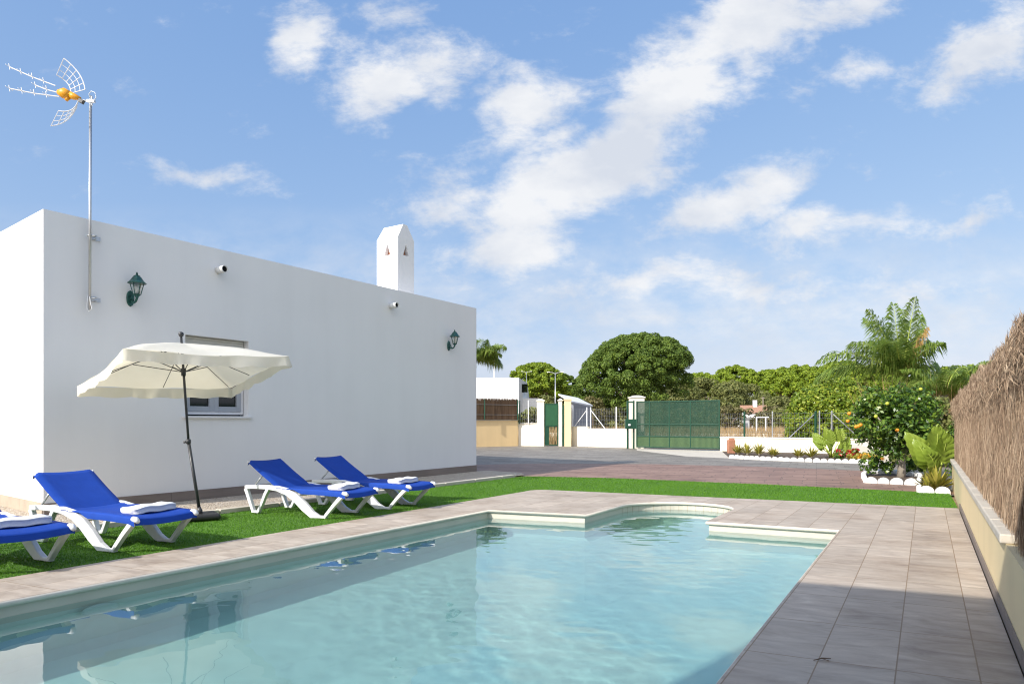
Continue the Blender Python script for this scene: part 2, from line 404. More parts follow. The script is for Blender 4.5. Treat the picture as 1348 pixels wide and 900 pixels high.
# ------------------------------------------------------------------ sun, sky
SUN_EL = R(33)
sun_dir = Vector((-.745, -.667, 0)).normalized() * math.cos(SUN_EL) + Vector((0, 0, math.sin(SUN_EL)))
ld = bpy.data.lights.new('sun', 'SUN'); ld.energy = 3.6; ld.angle = R(.53); ld.color = (1, .95, .87)
lo = bpy.data.objects.new('sun', ld); COL.objects.link(lo)
lo.rotation_euler = (-sun_dir).to_track_quat('-Z', 'Y').to_euler(); lo.location = (-20, -20, 30)

w = bpy.data.worlds.new('World'); sc.world = w; w.use_nodes = True
nt = w.node_tree; bg = nt.nodes['Background']; out = nt.nodes['World Output']
sky = N(nt, 'ShaderNodeTexSky'); sky.sky_type = 'NISHITA'; sky.sun_disc = False
sky.sun_elevation = SUN_EL; sky.sun_rotation = math.atan2(sun_dir.x, sun_dir.y)
sky.air_density = 1.0; sky.dust_density = 1.2; sky.ozone_density = 1.6; sky.altitude = 0
def wm(op, a, b=None, c=None):
    n = N(nt, 'ShaderNodeMath', operation=op)
    for i, v in enumerate((a, b, c)):
        if v is None: continue
        if isinstance(v, (int, float)): n.inputs[i].default_value = v
        else: nt.links.new(v, n.inputs[i])
    return n.outputs[0]
tc = N(nt, 'ShaderNodeTexCoord'); sx = N(nt, 'ShaderNodeSeparateXYZ'); nt.links.new(tc.outputs['Generated'], sx.inputs[0])
yy = wm('MAXIMUM', wm('ABSOLUTE', sx.outputs[1]), .12)
u = wm('DIVIDE', sx.outputs[0], yy); v = wm('DIVIDE', sx.outputs[2], yy)
cp = N(nt, 'ShaderNodeCombineXYZ'); nt.links.new(u, cp.inputs[0]); nt.links.new(v, cp.inputs[1])
# warp
nw = N(nt, 'ShaderNodeTexNoise', i_Scale=5.0, i_Detail=5, i_Roughness=.6); nt.links.new(cp.outputs[0], nw.inputs['Vector'])
vs_ = N(nt, 'ShaderNodeVectorMath', operation='SUBTRACT'); nt.links.new(nw.outputs['Color'], vs_.inputs[0]); vs_.inputs[1].default_value = (.5, .5, .5)
vm = N(nt, 'ShaderNodeVectorMath', operation='MULTIPLY_ADD'); nt.links.new(vs_.outputs[0], vm.inputs[0]); vm.inputs[1].default_value = (.16, .12, 0); nt.links.new(cp.outputs[0], vm.inputs[2])
blobs = [  # direction of each cloud (u, v of its middle), radii, tilt, weight
 (535,95,95,62,12,1.0),(400,40,50,60,60,.75),(465,60,45,30,20,.35),(690,145,80,55,28,.82),(1000,30,150,50,14,1.0),(880,110,105,78,40,1.0),(830,180,90,60,40,.95),(690,270,100,55,25,.85),(760,235,150,62,30,1.05),
 (680,320,130,60,22,.8),(590,260,100,55,25,.62),(640,335,110,45,10,.6),(975,258,150,44,20,.95),(1060,305,130,34,4,.72),(1290,70,105,52,40,.95),(290,235,95,24,-8,.62),
 (1000,378,280,28,0,.62),(1275,305,120,26,4,.62),(1110,92,70,30,-5,.62),(840,375,160,30,6,.62),(1260,390,130,20,0,.5),(735,175,70,30,35,.7),(520,15,60,30,30,.5),(650,385,90,22,15,.35),(900,420,300,16,0,.25)]
acc = None
for (bx_, by_, rx, ry, ang, wt) in blobs:
    mp = N(nt, 'ShaderNodeMapping', vector_type='TEXTURE')
    mp.inputs['Location'].default_value = ((bx_-CX)/F, (HY-by_)/F, 0); mp.inputs['Rotation'].default_value = (0, 0, R(ang)); mp.inputs['Scale'].default_value = (rx/F, ry/F, 1)
    nt.links.new(vm.outputs[0], mp.inputs[0])
    ln = N(nt, 'ShaderNodeVectorMath', operation='LENGTH'); nt.links.new(mp.outputs[0], ln.inputs[0])
    d = wm('MULTIPLY', wm('MAXIMUM', wm('SUBTRACT', 1.45, ln.outputs['Value']), 0.0), wt)
    acc = d if acc is None else wm('MAXIMUM', acc, d)
mpn = N(nt, 'ShaderNodeMapping'); mpn.inputs['Rotation'].default_value = (0, 0, R(-22)); mpn.inputs['Scale'].default_value = (1.0, 1.8, 1); nt.links.new(cp.outputs[0], mpn.inputs[0])
nd = N(nt, 'ShaderNodeTexNoise', i_Scale=8.0, i_Detail=13, i_Roughness=.66, i_Distortion=.15); nt.links.new(mpn.outputs[0], nd.inputs['Vector'])
nl = N(nt, 'ShaderNodeTexNoise', i_Scale=2.6, i_Detail=6, i_Roughness=.55); nt.links.new(mpn.outputs[0], nl.inputs['Vector'])
dens = wm('ADD', wm('MULTIPLY', acc, 1.0), wm('MULTIPLY_ADD', nd.outputs[0], 2.5, -1.44))
dens = wm('ADD', dens, wm('MULTIPLY_ADD', nl.outputs[0], .35, -.18))
dens = wm('ADD', dens, wm('MULTIPLY', wm('MINIMUM', wm('MAXIMUM', wm('MULTIPLY', sx.outputs[1], -3.0), 0.0), 1.0), .75))  # extra cloud added behind the camera to lift fill light in the shade
mr = N(nt, 'ShaderNodeMapRange', interpolation_type='SMOOTHSTEP'); mr.inputs[1].default_value = .0; mr.inputs[2].default_value = .86; mr.inputs[4].default_value = .95
nt.links.new(dens, mr.inputs[0])
up = N(nt, 'ShaderNodeMapRange'); up.inputs[1].default_value = -.01; up.inputs[2].default_value = .05; nt.links.new(sx.outputs[2], up.inputs[0])
veil = wm('MULTIPLY', wm('MAXIMUM', wm('SUBTRACT', 1.0, wm('ABSOLUTE', wm('DIVIDE', wm('SUBTRACT', v, .15), .17))), 0.0), wm('MAXIMUM', wm('MULTIPLY_ADD', nd.outputs[0], 2.6, -.95), 0.0))
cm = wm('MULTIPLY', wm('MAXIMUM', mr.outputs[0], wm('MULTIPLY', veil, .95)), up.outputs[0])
ns = N(nt, 'ShaderNodeTexNoise', i_Scale=5.5, i_Detail=7, i_Roughness=.55); 
sh = N(nt, 'ShaderNodeVectorMath', operation='ADD'); nt.links.new(mpn.outputs[0], sh.inputs[0]); sh.inputs[1].default_value = (.02, .05, 0); nt.links.new(sh.outputs[0], ns.inputs['Vector'])
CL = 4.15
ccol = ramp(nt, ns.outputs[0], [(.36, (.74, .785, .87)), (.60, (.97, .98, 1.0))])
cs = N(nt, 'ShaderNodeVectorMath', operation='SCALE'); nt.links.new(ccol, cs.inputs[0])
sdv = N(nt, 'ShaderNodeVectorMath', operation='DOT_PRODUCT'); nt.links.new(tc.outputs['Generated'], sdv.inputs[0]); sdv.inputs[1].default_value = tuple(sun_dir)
nt.links.new(wm('MULTIPLY_ADD', wm('POWER', wm('MAXIMUM', sdv.outputs['Value'], 0.0), 2.0), CL * 2.1, CL), cs.inputs['Scale'])  # clouds brightened toward the sun, added fill from out of view
SKYGAIN = (1.0, 1.0, 1.0)
sep = N(nt, 'ShaderNodeSeparateColor'); nt.links.new(sky.outputs[0], sep.inputs[0]); sg = N(nt, 'ShaderNodeCombineColor')
for i_, (k1, p1) in enumerate(((1.0, .67), (1.38, .48), (2.4, .27))): nt.links.new(wm('MULTIPLY', wm('POWER', sep.outputs[i_], p1), k1), sg.inputs[i_])
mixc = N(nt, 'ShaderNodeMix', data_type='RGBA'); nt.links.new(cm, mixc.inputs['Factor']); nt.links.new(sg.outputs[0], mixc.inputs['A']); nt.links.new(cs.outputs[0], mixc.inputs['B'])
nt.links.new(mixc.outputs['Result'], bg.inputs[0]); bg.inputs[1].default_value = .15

# ------------------------------------------------------------------ camera
cd = bpy.data.cameras.new('camera'); cam = bpy.data.objects.new('camera', cd); COL.objects.link(cam)
cam.location = (0, 0, CH); cam.rotation_euler = (R(90), 0, 0)
cd.sensor_width = 36; cd.lens = 36 * F / 1348; cd.shift_y = (HY - 450) / 1348; cd.clip_end = 3000; cd.clip_start = .05
sc.camera = cam
sc.view_settings.view_transform = 'Standard'; sc.view_settings.look = 'None'; sc.view_settings.exposure = .62; sc.view_settings.gamma = 1
sc.cycles.use_denoising = True; sc.cycles.filter_width = 1.15; sc.render.filter_size = 1.15
sc.cycles.max_bounces = 8; sc.cycles.transparent_max_bounces = 16; sc.cycles.caustics_reflective = False; sc.cycles.caustics_refractive = True
sc.cycles.sample_clamp_indirect = 6

# ------------------------------------------------------------------ pool, deck
U = Vector((.53, .848, 0)).normalized()
A_, B_, C_, D_ = (-.346, 10.04), (1.03, 9.53), (2.52, 8.88), (3.91, 8.18)
E_, G_ = (1.72, 10.62), (3.22, 10.02)
arc = []
ex, gx = Vector((*E_, 0)), Vector((*G_, 0)); mid = (ex + gx) / 2
for k in range(1, 20):
    a = math.pi * k / 20
    p = mid + (ex - mid) * math.cos(a) + Vector((.40, .62, 0)) * math.sin(a)
    arc.append((p.x, p.y))
NL, NR = (-5.35, 2.35), (1.0 - 1.9 * .606, 3.38 - 1.9)     # near end, behind the bottom of the frame
left0 = (-3.68, 4.92)
pool = [NR, D_, C_, G_] + arc[::-1] + [E_, B_, A_, left0, (left0[0] - .546 * 2.6, left0[1] - .838 * 2.6)]
pool_xy = [Vector((p[0], p[1], 0)) for p in pool]
def area2(P): return sum(P[i].x * P[(i+1) % len(P)].y - P[(i+1) % len(P)].x * P[i].y for i in range(len(P)))
if area2(pool_xy) < 0: pool_xy.reverse()
def offset(P, d):
    """CCW polygon, d>0 grows it"""
    n = len(P); r = []
    for i in range(n):
        a, b, c = P[i-1], P[i], P[(i+1) % n]
        e1 = (b - a).normalized(); e2 = (c - b).normalized()
        n1 = Vector((e1.y, -e1.x, 0)); n2 = Vector((e2.y, -e2.x, 0))
        k = 1 + n1.dot(n2)
        r.append(b + (n1 + n2) * (d / max(k, .3)))
    return r
def ring(mb, P, prof):
    """prof: list of (offset, z) swept round polygon P"""
    n = len(P); loops = [[Vector((q.x, q.y, z)) for q in offset(P, o)] for (o, z) in prof]
    vs = [v for L in loops for v in L]
    fs = [(j*n+i, j*n+(i+1) % n, (j+1)*n+(i+1) % n, (j+1)*n+i) for j in range(len(prof)-1) for i in range(n)]
    mb.add(vs, fs)
WALL_A, WALL_U = Vector((6.67, 10.17, 0)), Vector((.517, .856, 0)).normalized()
WALL_N = Vector((WALL_U.y, -WALL_U.x, 0))            # pointing right, away from the pool
def wallp(D, off=0.0, z=0.0):
    t = (D - WALL_A.y) / WALL_U.y
    return WALL_A + WALL_U * t + WALL_N * off + Vector((0, 0, z))
dl0, dl1 = gp(0, 761.5), gp(690, 646.5)
du = (dl1 - dl0).normalized()
corner = [gp(690, 646.6), gp(698, 645), gp(707, 644.3), gp(718, 644.3)]
deck_out = [dl0 - du * 6.5] + corner + [gp(1261.5, 668.6), wallp(-4, -.02), Vector((-14, -3, 0))]
outer = [Vector((p.x, p.y, 0)) for p in deck_out]
hole = offset(pool_xy, .006)
tri = tessellate_polygon([outer, hole]); allv = outer + hole
mb = MB(); mb.add([Vector((p.x, p.y, .0)) for p in allv], [tuple(t) for t in tri])
deck = tag(mb.build('deck', M['tile']), kind='structure')
mb = MB(); ring(mb, pool_xy, [(.008, -.0006), (.001, -.004), (-.003, -.010), (-.006, -.018), (-.004, -.034), (.006, -.045), (.03, -.048)])
tag(mb.build('pool_coping', M['coping'], smooth=True), kind='structure')
WZ, PZ = -.125, -1.35
mb = MB(); ring(mb, pool_xy, [(.03, -.046), (.03, -.30)]); mb.cur = 1; ring(mb, pool_xy, [(.03, -.30), (.03, PZ + .12), (-.09, PZ)])
fl = offset(pool_xy, -.09)
mb.add([Vector((p.x, p.y, PZ)) for p in fl], [tuple(t) for t in tessellate_polygon([fl])])
tag(mb.build('pool_basin', [M['poolwall'], M['liner']]), kind='structure')
# recessed grout joints of the pool wall tiles and coping pieces, on the rounded end
mb = MB()
P = pool_xy; n = len(P)
for i in range(n):
    a, b = P[i], P[(i+1) % n]
    L = (b - a).length; e = (b - a).normalized(); nn = Vector((e.y, -e.x, 0))
    if L > .4: continue
    k = max(1, round(L / .16))
    for j in range(k):
        p = a + e * (L * (j + .5) / k) + nn * .029
        mb.box((p.x, p.y, -.17), (.004, .003, .24), math.atan2(e.y, e.x))
tag(mb.build('pool_grout', M['coping_joint']), kind='structure')
# water surface
def water_mesh(x0, x1, y0, y1, step):
    xs = np.arange(x0, x1, step); ys = np.arange(y0, y1, step); X, Y = np.meshgrid(xs, ys, indexing='ij')
    Z = np.zeros_like(X); g = np.random.default_rng(5)
    # wind ripples: many small wave trains round one main heading, stronger in patches
    for k in range(70):
        lam = .075 * (6.5 ** g.random()); th = R(62) + g.normal(0, .75); kx, ky = 2*np.pi/lam*np.cos(th), 2*np.pi/lam*np.sin(th)
        Z += SLOPE / math.sqrt(35) * lam / (2*np.pi) * np.sin(kx*X + ky*Y + g.uniform(0, 6.28) + .8*np.sin(X*g.uniform(.5, 2) + Y*g.uniform(.5, 2)))
    patch = .55 + .45 * np.sin(X*.9 + .7*np.sin(Y*1.1)) * np.sin(Y*.75 + 1.0 + .6*np.sin(X*.8))
    calm = np.clip((X + 3.6 + .35*(Y - 5)) / 2.5, .35, 1)         # sheltered side by the left wall is calmer
    Z = WZ + Z * patch * calm
    nx, ny = X.shape; top = np.stack([X, Y, Z], 2).reshape(-1, 3)
    I = np.arange(nx*ny).reshape(nx, ny)
    q = np.stack([I[:-1, :-1], I[1:, :-1], I[1:, 1:], I[:-1, 1:]], 2).reshape(-1, 4)
    ring_ = list(I[:, 0]) + list(I[-1, 1:]) + list(I[-2::-1, -1]) + list(I[0, -2:0:-1]); nr_ = len(ring_)
    bot = top[ring_].copy(); bot[:, 2] = PZ - .05; b = nx*ny
    side = np.array([[ring_[i], b + i, b + (i+1) % nr_, ring_[(i+1) % nr_]] for i in range(nr_)])
    V = np.concatenate([top, bot]); me = bpy.data.meshes.new('water')
    Q = np.concatenate([q, side]).astype(np.int32); nq = len(Q)
    me.vertices.add(len(V)); me.vertices.foreach_set('co', V.astype(np.float32).ravel())
    me.loops.add(nq*4 + nr_); me.loops.foreach_set('vertex_index', np.concatenate([Q.ravel(), np.arange(b + nr_ - 1, b - 1, -1, dtype=np.int32)]))
    me.polygons.add(nq + 1); me.polygons.foreach_set('loop_start', np.concatenate([np.arange(0, nq*4 + 1, 4)]).astype(np.int32))
    sm = np.ones(nq + 1, bool); sm[len(q):] = False; me.polygons.foreach_set('use_smooth', sm)
    me.update(calc_edges=True); me.validate(); me.materials.append(M['water'])
    o = bpy.data.objects.new('water', me); COL.objects.link(o); return o
SLOPE = .0115
wo = tag(water_mesh(-5.6, 4.3, .9, 11.25, .03), kind='structure')
if MNEE:
    wo.cycles.is_caustics_caster = True
    for o_ in bpy.data.objects:
        if o_.name.startswith('pool_basin'): o_.cycles.is_caustics_receiver = True
    ld.cycles.is_caustics_light = True

# underwater light on the left wall
e = Vector((.546, .838, 0)).normalized(); pl = Vector((-3.31, 5.48, -.42)) + Vector((-.0, .0, 0))
root = empty('pool_light', pl, math.atan2(e.y, e.x), 'round white underwater pool light set in the shaded left pool wall', 'pool light')
Mx = Matrix.Rotation(R(90), 3, 'X')
mb = MB(); mb.lathe([(.10, 0), (.14, 0), (.145, .02), (.12, .04), (.10, .035)], (0, .0, 0), 28, Mx); mb.build('ring', M['white_plastic'], root, True)
mb = MB(); mb.lathe([(.0, .02), (.07, .022), (.099, .012)], (0, 0, 0), 28, Mx); mb.build('lens', M['bulb'], root, True)

# ------------------------------------------------------------------ ground sheets
mb = MB(); mb.add([(-900, -300, -.06), (900, -300, -.06), (900, 2200, -.06), (-900, 2200, -.06)], [(0, 1, 2, 3)])
g = mb.build('ground', M['ground']); tag(g, kind='structure')
# cut: the pool sits in an opening of the terrain
bpy.data.objects.remove(g)
oh = offset(pool_xy, .2)
big = [Vector((-900, -300, 0)), Vector((900, -300, 0)), Vector((900, 2200, 0)), Vector((-900, 2200, 0))]
av = big + oh
mb = MB(); mb.add([Vector((p.x, p.y, -.06)) for p in av], [tuple(t) for t in tessellate_polygon([big, oh])])
tag(mb.build('ground', M['ground']), kind='structure')

HA = Vector((-6.41, 9.35, 0)); HU = Vector((.554, .832, 0)).normalized(); HN = Vector((HU.y, -HU.x, 0))  # outward normal
def hp(t, off=0.0, z=0.0): return HA + HU * t + HN * off + Vector((0, 0, z))
KERB = 1.72
# driveway
def sheet(name, pts, z, m, **kw):
    q = [Vector((p.x, p.y, 0)) for p in pts]
    mb = MB(); mb.add([Vector((p.x, p.y, z)) for p in q], [tuple(t) for t in tessellate_polygon([q])])
    return tag(mb.build(name, m), kind='structure')
far_r = gp(1259, 646.5)
d_near = [gp(560, 640), gp(1262, 652)]
b0, b1 = gp(560, 607), gp(1250, 621)
sheet('driveway', [at(560, 12.5), at(1262, 12.2), at(1330, 21), at(1000, 27.5), b1 * 0 + at(955, 30.2), at(830, 33.6), at(752, 36.6), at(560, 36.8), at(300, 36), at(480, 16)], -.022, M['drive_grey'])
sheet('driveway_brown_band', [at(600, 13.3), at(1259, 12.3), gp(1225, 624.5), gp(1140, 618.5), gp(1000, 613), gp(860, 609.8), gp(700, 609), gp(600, 611)], -.018, M['drive_brown'])
sheet('gate_threshold', [gp(838, 592.2), gp(905, 600), gp(962, 602.5), gp(962, 594), gp(946, 591.5), at(838, 33.5)], -.017, M['concrete_pale'])
# lawn: base sheet and blades
k0, k1 = hp(-4.5, KERB), gp(693, 626.2)
lawn = [dl0 - du * 6.5] + corner + [gp(1261.5, 668.6), gp(1250, 648.6), gp(1000, 636.5), gp(800, 628.5), k1, hp(9.0, KERB + .03), hp(-4.5, KERB + .03)]
sheet('lawn', lawn, .004 - .012, M['turf_base'])
def in_poly(X, Y, P):
    ins = np.zeros(len(X), bool); n = len(P)
    for i in range(n):
        x1, y1, x2, y2 = P[i].x, P[i].y, P[(i+1) % n].x, P[(i+1) % n].y
        c = ((y1 > Y) != (y2 > Y)); xi = (x2 - x1) * (Y - y1) / (y2 - y1 + 1e-12) + x1
        ins ^= c & (X < xi)
    return ins
def blades(name, P, n, h, wd, m, falloff=1.0, z0=0.0, lean=.4):
    xs = [p.x for p in P]; ys = [p.y for p in P]
    X = nr.uniform(min(xs), max(xs), n); Y = nr.uniform(min(ys), max(ys), n)
    ok = in_poly(X, Y, P)
    X, Y = X[ok], Y[ok]
    D = np.maximum(Y, 1)
    keep = (nr.random(len(X)) < np.minimum(1, (7.0 / D) ** falloff)) & (np.abs(X) < D * .85 + .6) & (Y > 2)
    X, Y, D = X[keep], Y[keep], D[keep]; k = len(X)
    wsc = np.maximum(1, D / 7.0) ** (falloff * .5)
    H = h * nr.uniform(.55, 1.2, k); a = nr.uniform(0, 2*np.pi, k)
    dx, dy = np.cos(a) * wd * wsc, np.sin(a) * wd * wsc
    la = nr.uniform(0, 2*np.pi, k); ll = nr.uniform(0, lean, k) * H
    V = np.empty((k, 3, 3))
    V[:, 0] = np.stack([X - dx, Y - dy, np.full(k, z0)], 1)
    V[:, 1] = np.stack([X + dx, Y + dy, np.full(k, z0)], 1)
    V[:, 2] = np.stack([X + np.cos(la)*ll, Y + np.sin(la)*ll, z0 + H], 1)
    return np_mesh(name, V.reshape(-1, 3), 3, m)
tag(blades('grass', lawn, 1300000, .017, .0032, M['blade'], .9, -.008, .9), 'short bright green artificial grass blades beside the pool deck', 'grass', kind='stuff')

# gravel strip and kerb by the house
sheet('gravel_path', [hp(-4.5, -.02), hp(9.9, -.02), gp(640, 619.5), gp(686, 622.5), hp(9.6, KERB - .05), hp(-4.5, KERB - .05)], .012, M['gravel'])
mb = MB()
L0, L1 = -4.5, 9.05
kk = L0
while kk < L1:
    q = min(kk + .99, L1); c = hp((kk+q)/2, KERB - .01, .0)
    mb.box((c.x, c.y, .012), (q - kk - .012, .13, .085), math.atan2(HU.y, HU.x)); kk += 1.0
o = mb.build('kerb', M['concrete_pale'], bevel=.008); tag(o, kind='structure')
# side wall foot strip of gravel
SU = Vector((-.783, .622, 0))
sheet('gravel_path', [hp(-4.5, KERB - .05), hp(-4.5, -6), HA + SU * 8 + Vector((0, 0, 0)), HA + SU * .0 + HU * -.02], .009, M['gravel'])

# ------------------------------------------------------------------ house
HH, HL = 4.2, 9.91
house = empty('white_house', HA, math.atan2(HU.y, HU.x), 'long flat roofed white rendered house behind the blue loungers', 'house')
# local: x along the wall, -y outward, +y inward
wx0, wx1, wz0, wz1 = 2.04, 3.21, 1.38, 2.70
mb = MB()
xs, zs = [0, wx0, wx1, HL], [0, wz0, wz1, HH]
vid = {}
vs = []
for i, x in enumerate(xs):
    for j, z in enumerate(zs): vid[i, j] = len(vs); vs.append((x, 0, z))
fs = [(vid[i, j], vid[i+1, j], vid[i+1, j+1], vid[i, j+1]) for i in range(3) for j in range(3) if (i, j) != (1, 1)]
RD = .17
b = len(vs)
vs += [(wx0, RD, wz0), (wx1, RD, wz0), (wx1, RD, wz1), (wx0, RD, wz1)]
f4 = [vid[1, 1], vid[2, 1], vid[2, 2], vid[1, 2]]
for k in range(4): fs.append((f4[k], f4[(k+1) % 4], b + (k+1) % 4, b + k))
sk = .084 / .996
W = 9.0
b = len(vs)
vs += [(0 + sk * W, W, 0), (0 + sk * W, W, HH), (HL + sk * W, W, 0), (HL + sk * W, W, HH)]
fs += [(vid[0, 0], vid[0, 1], vid[0, 2], vid[0, 3], b + 1, b), (vid[3, 0], b + 2, b + 3, vid[3, 3], vid[3, 2], vid[3, 1]), (b, b + 1, b + 3, b + 2)]
# parapet top ring and inner faces, roof slab
t = .22; b2 = len(vs)
ix0, ix1 = t, HL - t
vs += [(t + sk * t, t, HH), (HL - t, t, HH), (HL - t + sk * W, W - t, HH), (t + sk * W, W - t, HH)]
vs += [(x, y, HH - .35) for (x, y, _) in vs[b2:b2+4]]
o4 = [vid[0, 3], vid[3, 3], b + 3, b + 1]
extra_top = [vid[0, 3], vid[1, 3], vid[2, 3], vid[3, 3]]
fs.append((*extra_top, b2 + 1, b2))
fs.append((vid[3, 3], b + 3, b2 + 2, b2 + 1)); fs.append((b + 3, b + 1, b2 + 3, b2 + 2)); fs.append((b + 1, vid[0, 3], b2, b2 + 3))
for k in range(4): fs.append((b2 + k, b2 + (k+1) % 4, b2 + 4 + (k+1) % 4, b2 + 4 + k))
fs.append((b2 + 4, b2 + 5, b2 + 6, b2 + 7))
mb.add(vs, fs)
mb.build('wall', M['white'], house)
# plinth of stone tiles
mb = MB()
x = 0.0
while x < HL - .05:
    q = min(x + .9, HL); mb.bx(x + .002, q - .002, -.018, .0, -.02, .17); x += .9
mb.box((HL + .009, 1.5, .075), (.018, 3.0, .19))
mb.build('plinth', M['plinth'], house)
mb = MB()
sd = Vector((.084, .996, 0)).normalized(); sa = math.atan2(sd.y, sd.x)
for k in range(9):
    c = sd * (.45 + k * .9) + Vector((-sd.y, sd.x, 0)) * .009
    mb.box((c.x, c.y, .085), (.896, .018, .19), sa)
mb.build('plinth', mat('pale_plinth_tile', (.42, .35, .27), .6, .2, 3), house)
# window
win = MB()
win.bx(wx0, wx1, RD - .02, RD + .05, wz1 - .17, wz1)            # shutter box
wf = win.build('window', M['alu'], house, bevel=.006)
mb = MB()
for k in range(4): mb.bx(wx0 + .02, wx1 - .02, RD - .045 - .004 * (k % 2), RD - .02, wz1 - .168 + k * .04, wz1 - .132 + k * .04)
mb.build('shutter_slats', M['alu'], wf)
mb = MB()
fx0, fx1, fz0, fz1 = wx0 + .015, wx1 - .015, wz0 + .03, wz1 - .172
def frame(mb, x0, x1, z0, z1, w_, y0, y1):
    mb.bx(x0, x0 + w_, y0, y1, z0, z1); mb.bx(x1 - w_, x1, y0, y1, z0, z1)
    mb.bx(x0 + w_, x1 - w_, y0, y1, z0, z0 + w_); mb.bx(x0 + w_, x1 - w_, y0, y1, z1 - w_, z1)
frame(mb, fx0, fx1, fz0, fz1, .05, RD - .03, RD + .03)
mb.build('frame', M['white_metal'], wf, bevel=.003)
mxx = (fx0 + fx1) / 2
for (a0, a1) in ((fx0 + .052, mxx - .001), (mxx + .001, fx1 - .052)):
    mb = MB(); frame(mb, a0, a1, fz0 + .052, fz1 - .052, .085, RD - .05, RD + .01); mb.build('sash', M['sash'], wf, bevel=.004)
    mb = MB(); mb.bx(a0 + .085, a1 - .085, RD - .012, RD - .004, fz0 + .137, fz1 - .137); mb.build('pane', M['glass_dark'], wf)
mb = MB(); mb.bx(wx0 - .05, wx1 + .05, -.045, RD - .03, wz0 - .032, wz0 + .004); mb.build('sill', M['white_metal'], wf, bevel=.004)
# room behind the glass is closed by a dark back wall
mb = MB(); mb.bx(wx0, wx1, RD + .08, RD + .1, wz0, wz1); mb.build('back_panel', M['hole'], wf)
# drain pipes
for px_, zz, Dw in ((287, 3.84, 0), (514, 3.82, 0)):
    r = (px_ - CX) / F; tt = (r * HA.y - HA.x) / (HU.x - HU.y * r)
    mb = MB(); n = 20; ro, ri = .062, .052; Lp = .20
    Mr = Matrix.Rotation(R(90), 3, 'X')
    mb.lathe([(ro, -.02), (ro, Lp), (ri, Lp), (ri, .03), (.001, .03)], (tt, 0, zz), n, Mr)
    d = mb.build('drain_pipe', M['pvc'], house, True, bevel=0)
    mb = MB(); mb.lathe([(.001, 0), (ri - .001, 0), (ri - .001, .12), (ri - .003, Lp - .03), (ri - .004, .01), (.001, .01)], (tt, -.005, zz), n, Mr); mb.build('pipe_inside', M['hole'], d, True)
# chimney (local frame of the house)
cw = Vector((-2.67, 16.0, 0)) - HA
cxl, cyl = cw.dot(HU), -cw.dot(HN)
chL, chM = .56, .68
z0, zs_, zt = HH - .36, 5.62, 5.96
mb = MB()
x0, x1, y0, y1 = cxl, cxl + chL, cyl, cyl + chM
ins = .17
vs = [(x0, y0, z0), (x1, y0, z0), (x1, y1, z0), (x0, y1, z0), (x0, y0, zs_), (x1, y0, zs_), (x1, y1, zs_), (x0, y1, zs_),
      (x0 + .21, y0 + .03, zt), (x0 + .35, y0 + .03, zt), (x0 + .35, y1 - .03, zt), (x0 + .21, y1 - .03, zt)]
# walls with triangular openings cut as recesses
def holed(p00, p10, zlo, zhi, outn):
    """wall quad from p00 to p10 with a triangular recess"""
    p00, p10 = Vector(p00), Vector(p10); e = (p10 - p00); L = e.length; e.normalize()
    P = lambda s, z: p00 + e * s + Vector((0, 0, z))
    c = L / 2; hw = .10; za, zb = zhi - .40, zhi - .12
    q = [P(0, zlo), P(L, zlo), P(L, zhi), P(0, zhi), P(c - hw, za), P(c + hw, za), P(c, zb)]
    b = len(mb.v)
    mb.add(q, [(0, 1, 5, 4), (1, 2, 6, 5), (2, 3, 6), (3, 0, 4, 6)])
    k = Vector(outn) * -.10
    mb.add([q[4], q[5], q[6], q[4] + k, q[5] + k, q[6] + k], [(0, 1, 4, 3), (1, 2, 5, 4), (2, 0, 3, 5)])
    hol.append(MB().add([q[4] + k, q[5] + k, q[6] + k], [(0, 1, 2)]))
    gri.append((q[4] + k * .35, q[5] + k * .35, q[6] + k * .35))
hol = []; gri = []
holed((x0, y0, 0), (x1, y0, 0), z0, zs_, (0, -1, 0)); holed((x0, y1, 0), (x0, y0, 0), z0, zs_, (-1, 0, 0))
holed((x1, y0, 0), (x1, y1, 0), z0, zs_, (1, 0, 0)); holed((x1, y1, 0), (x0, y1, 0), z0, zs_, (0, 1, 0))
mb.add(vs, [(4, 5, 9, 8), (5, 6, 10, 9), (6, 7, 11, 10), (7, 4, 8, 11), (8, 9, 10, 11)])
ch = mb.build('chimney', M['white'], house)
for h_ in hol: h_.build('flue_opening', M['terracotta'], ch)

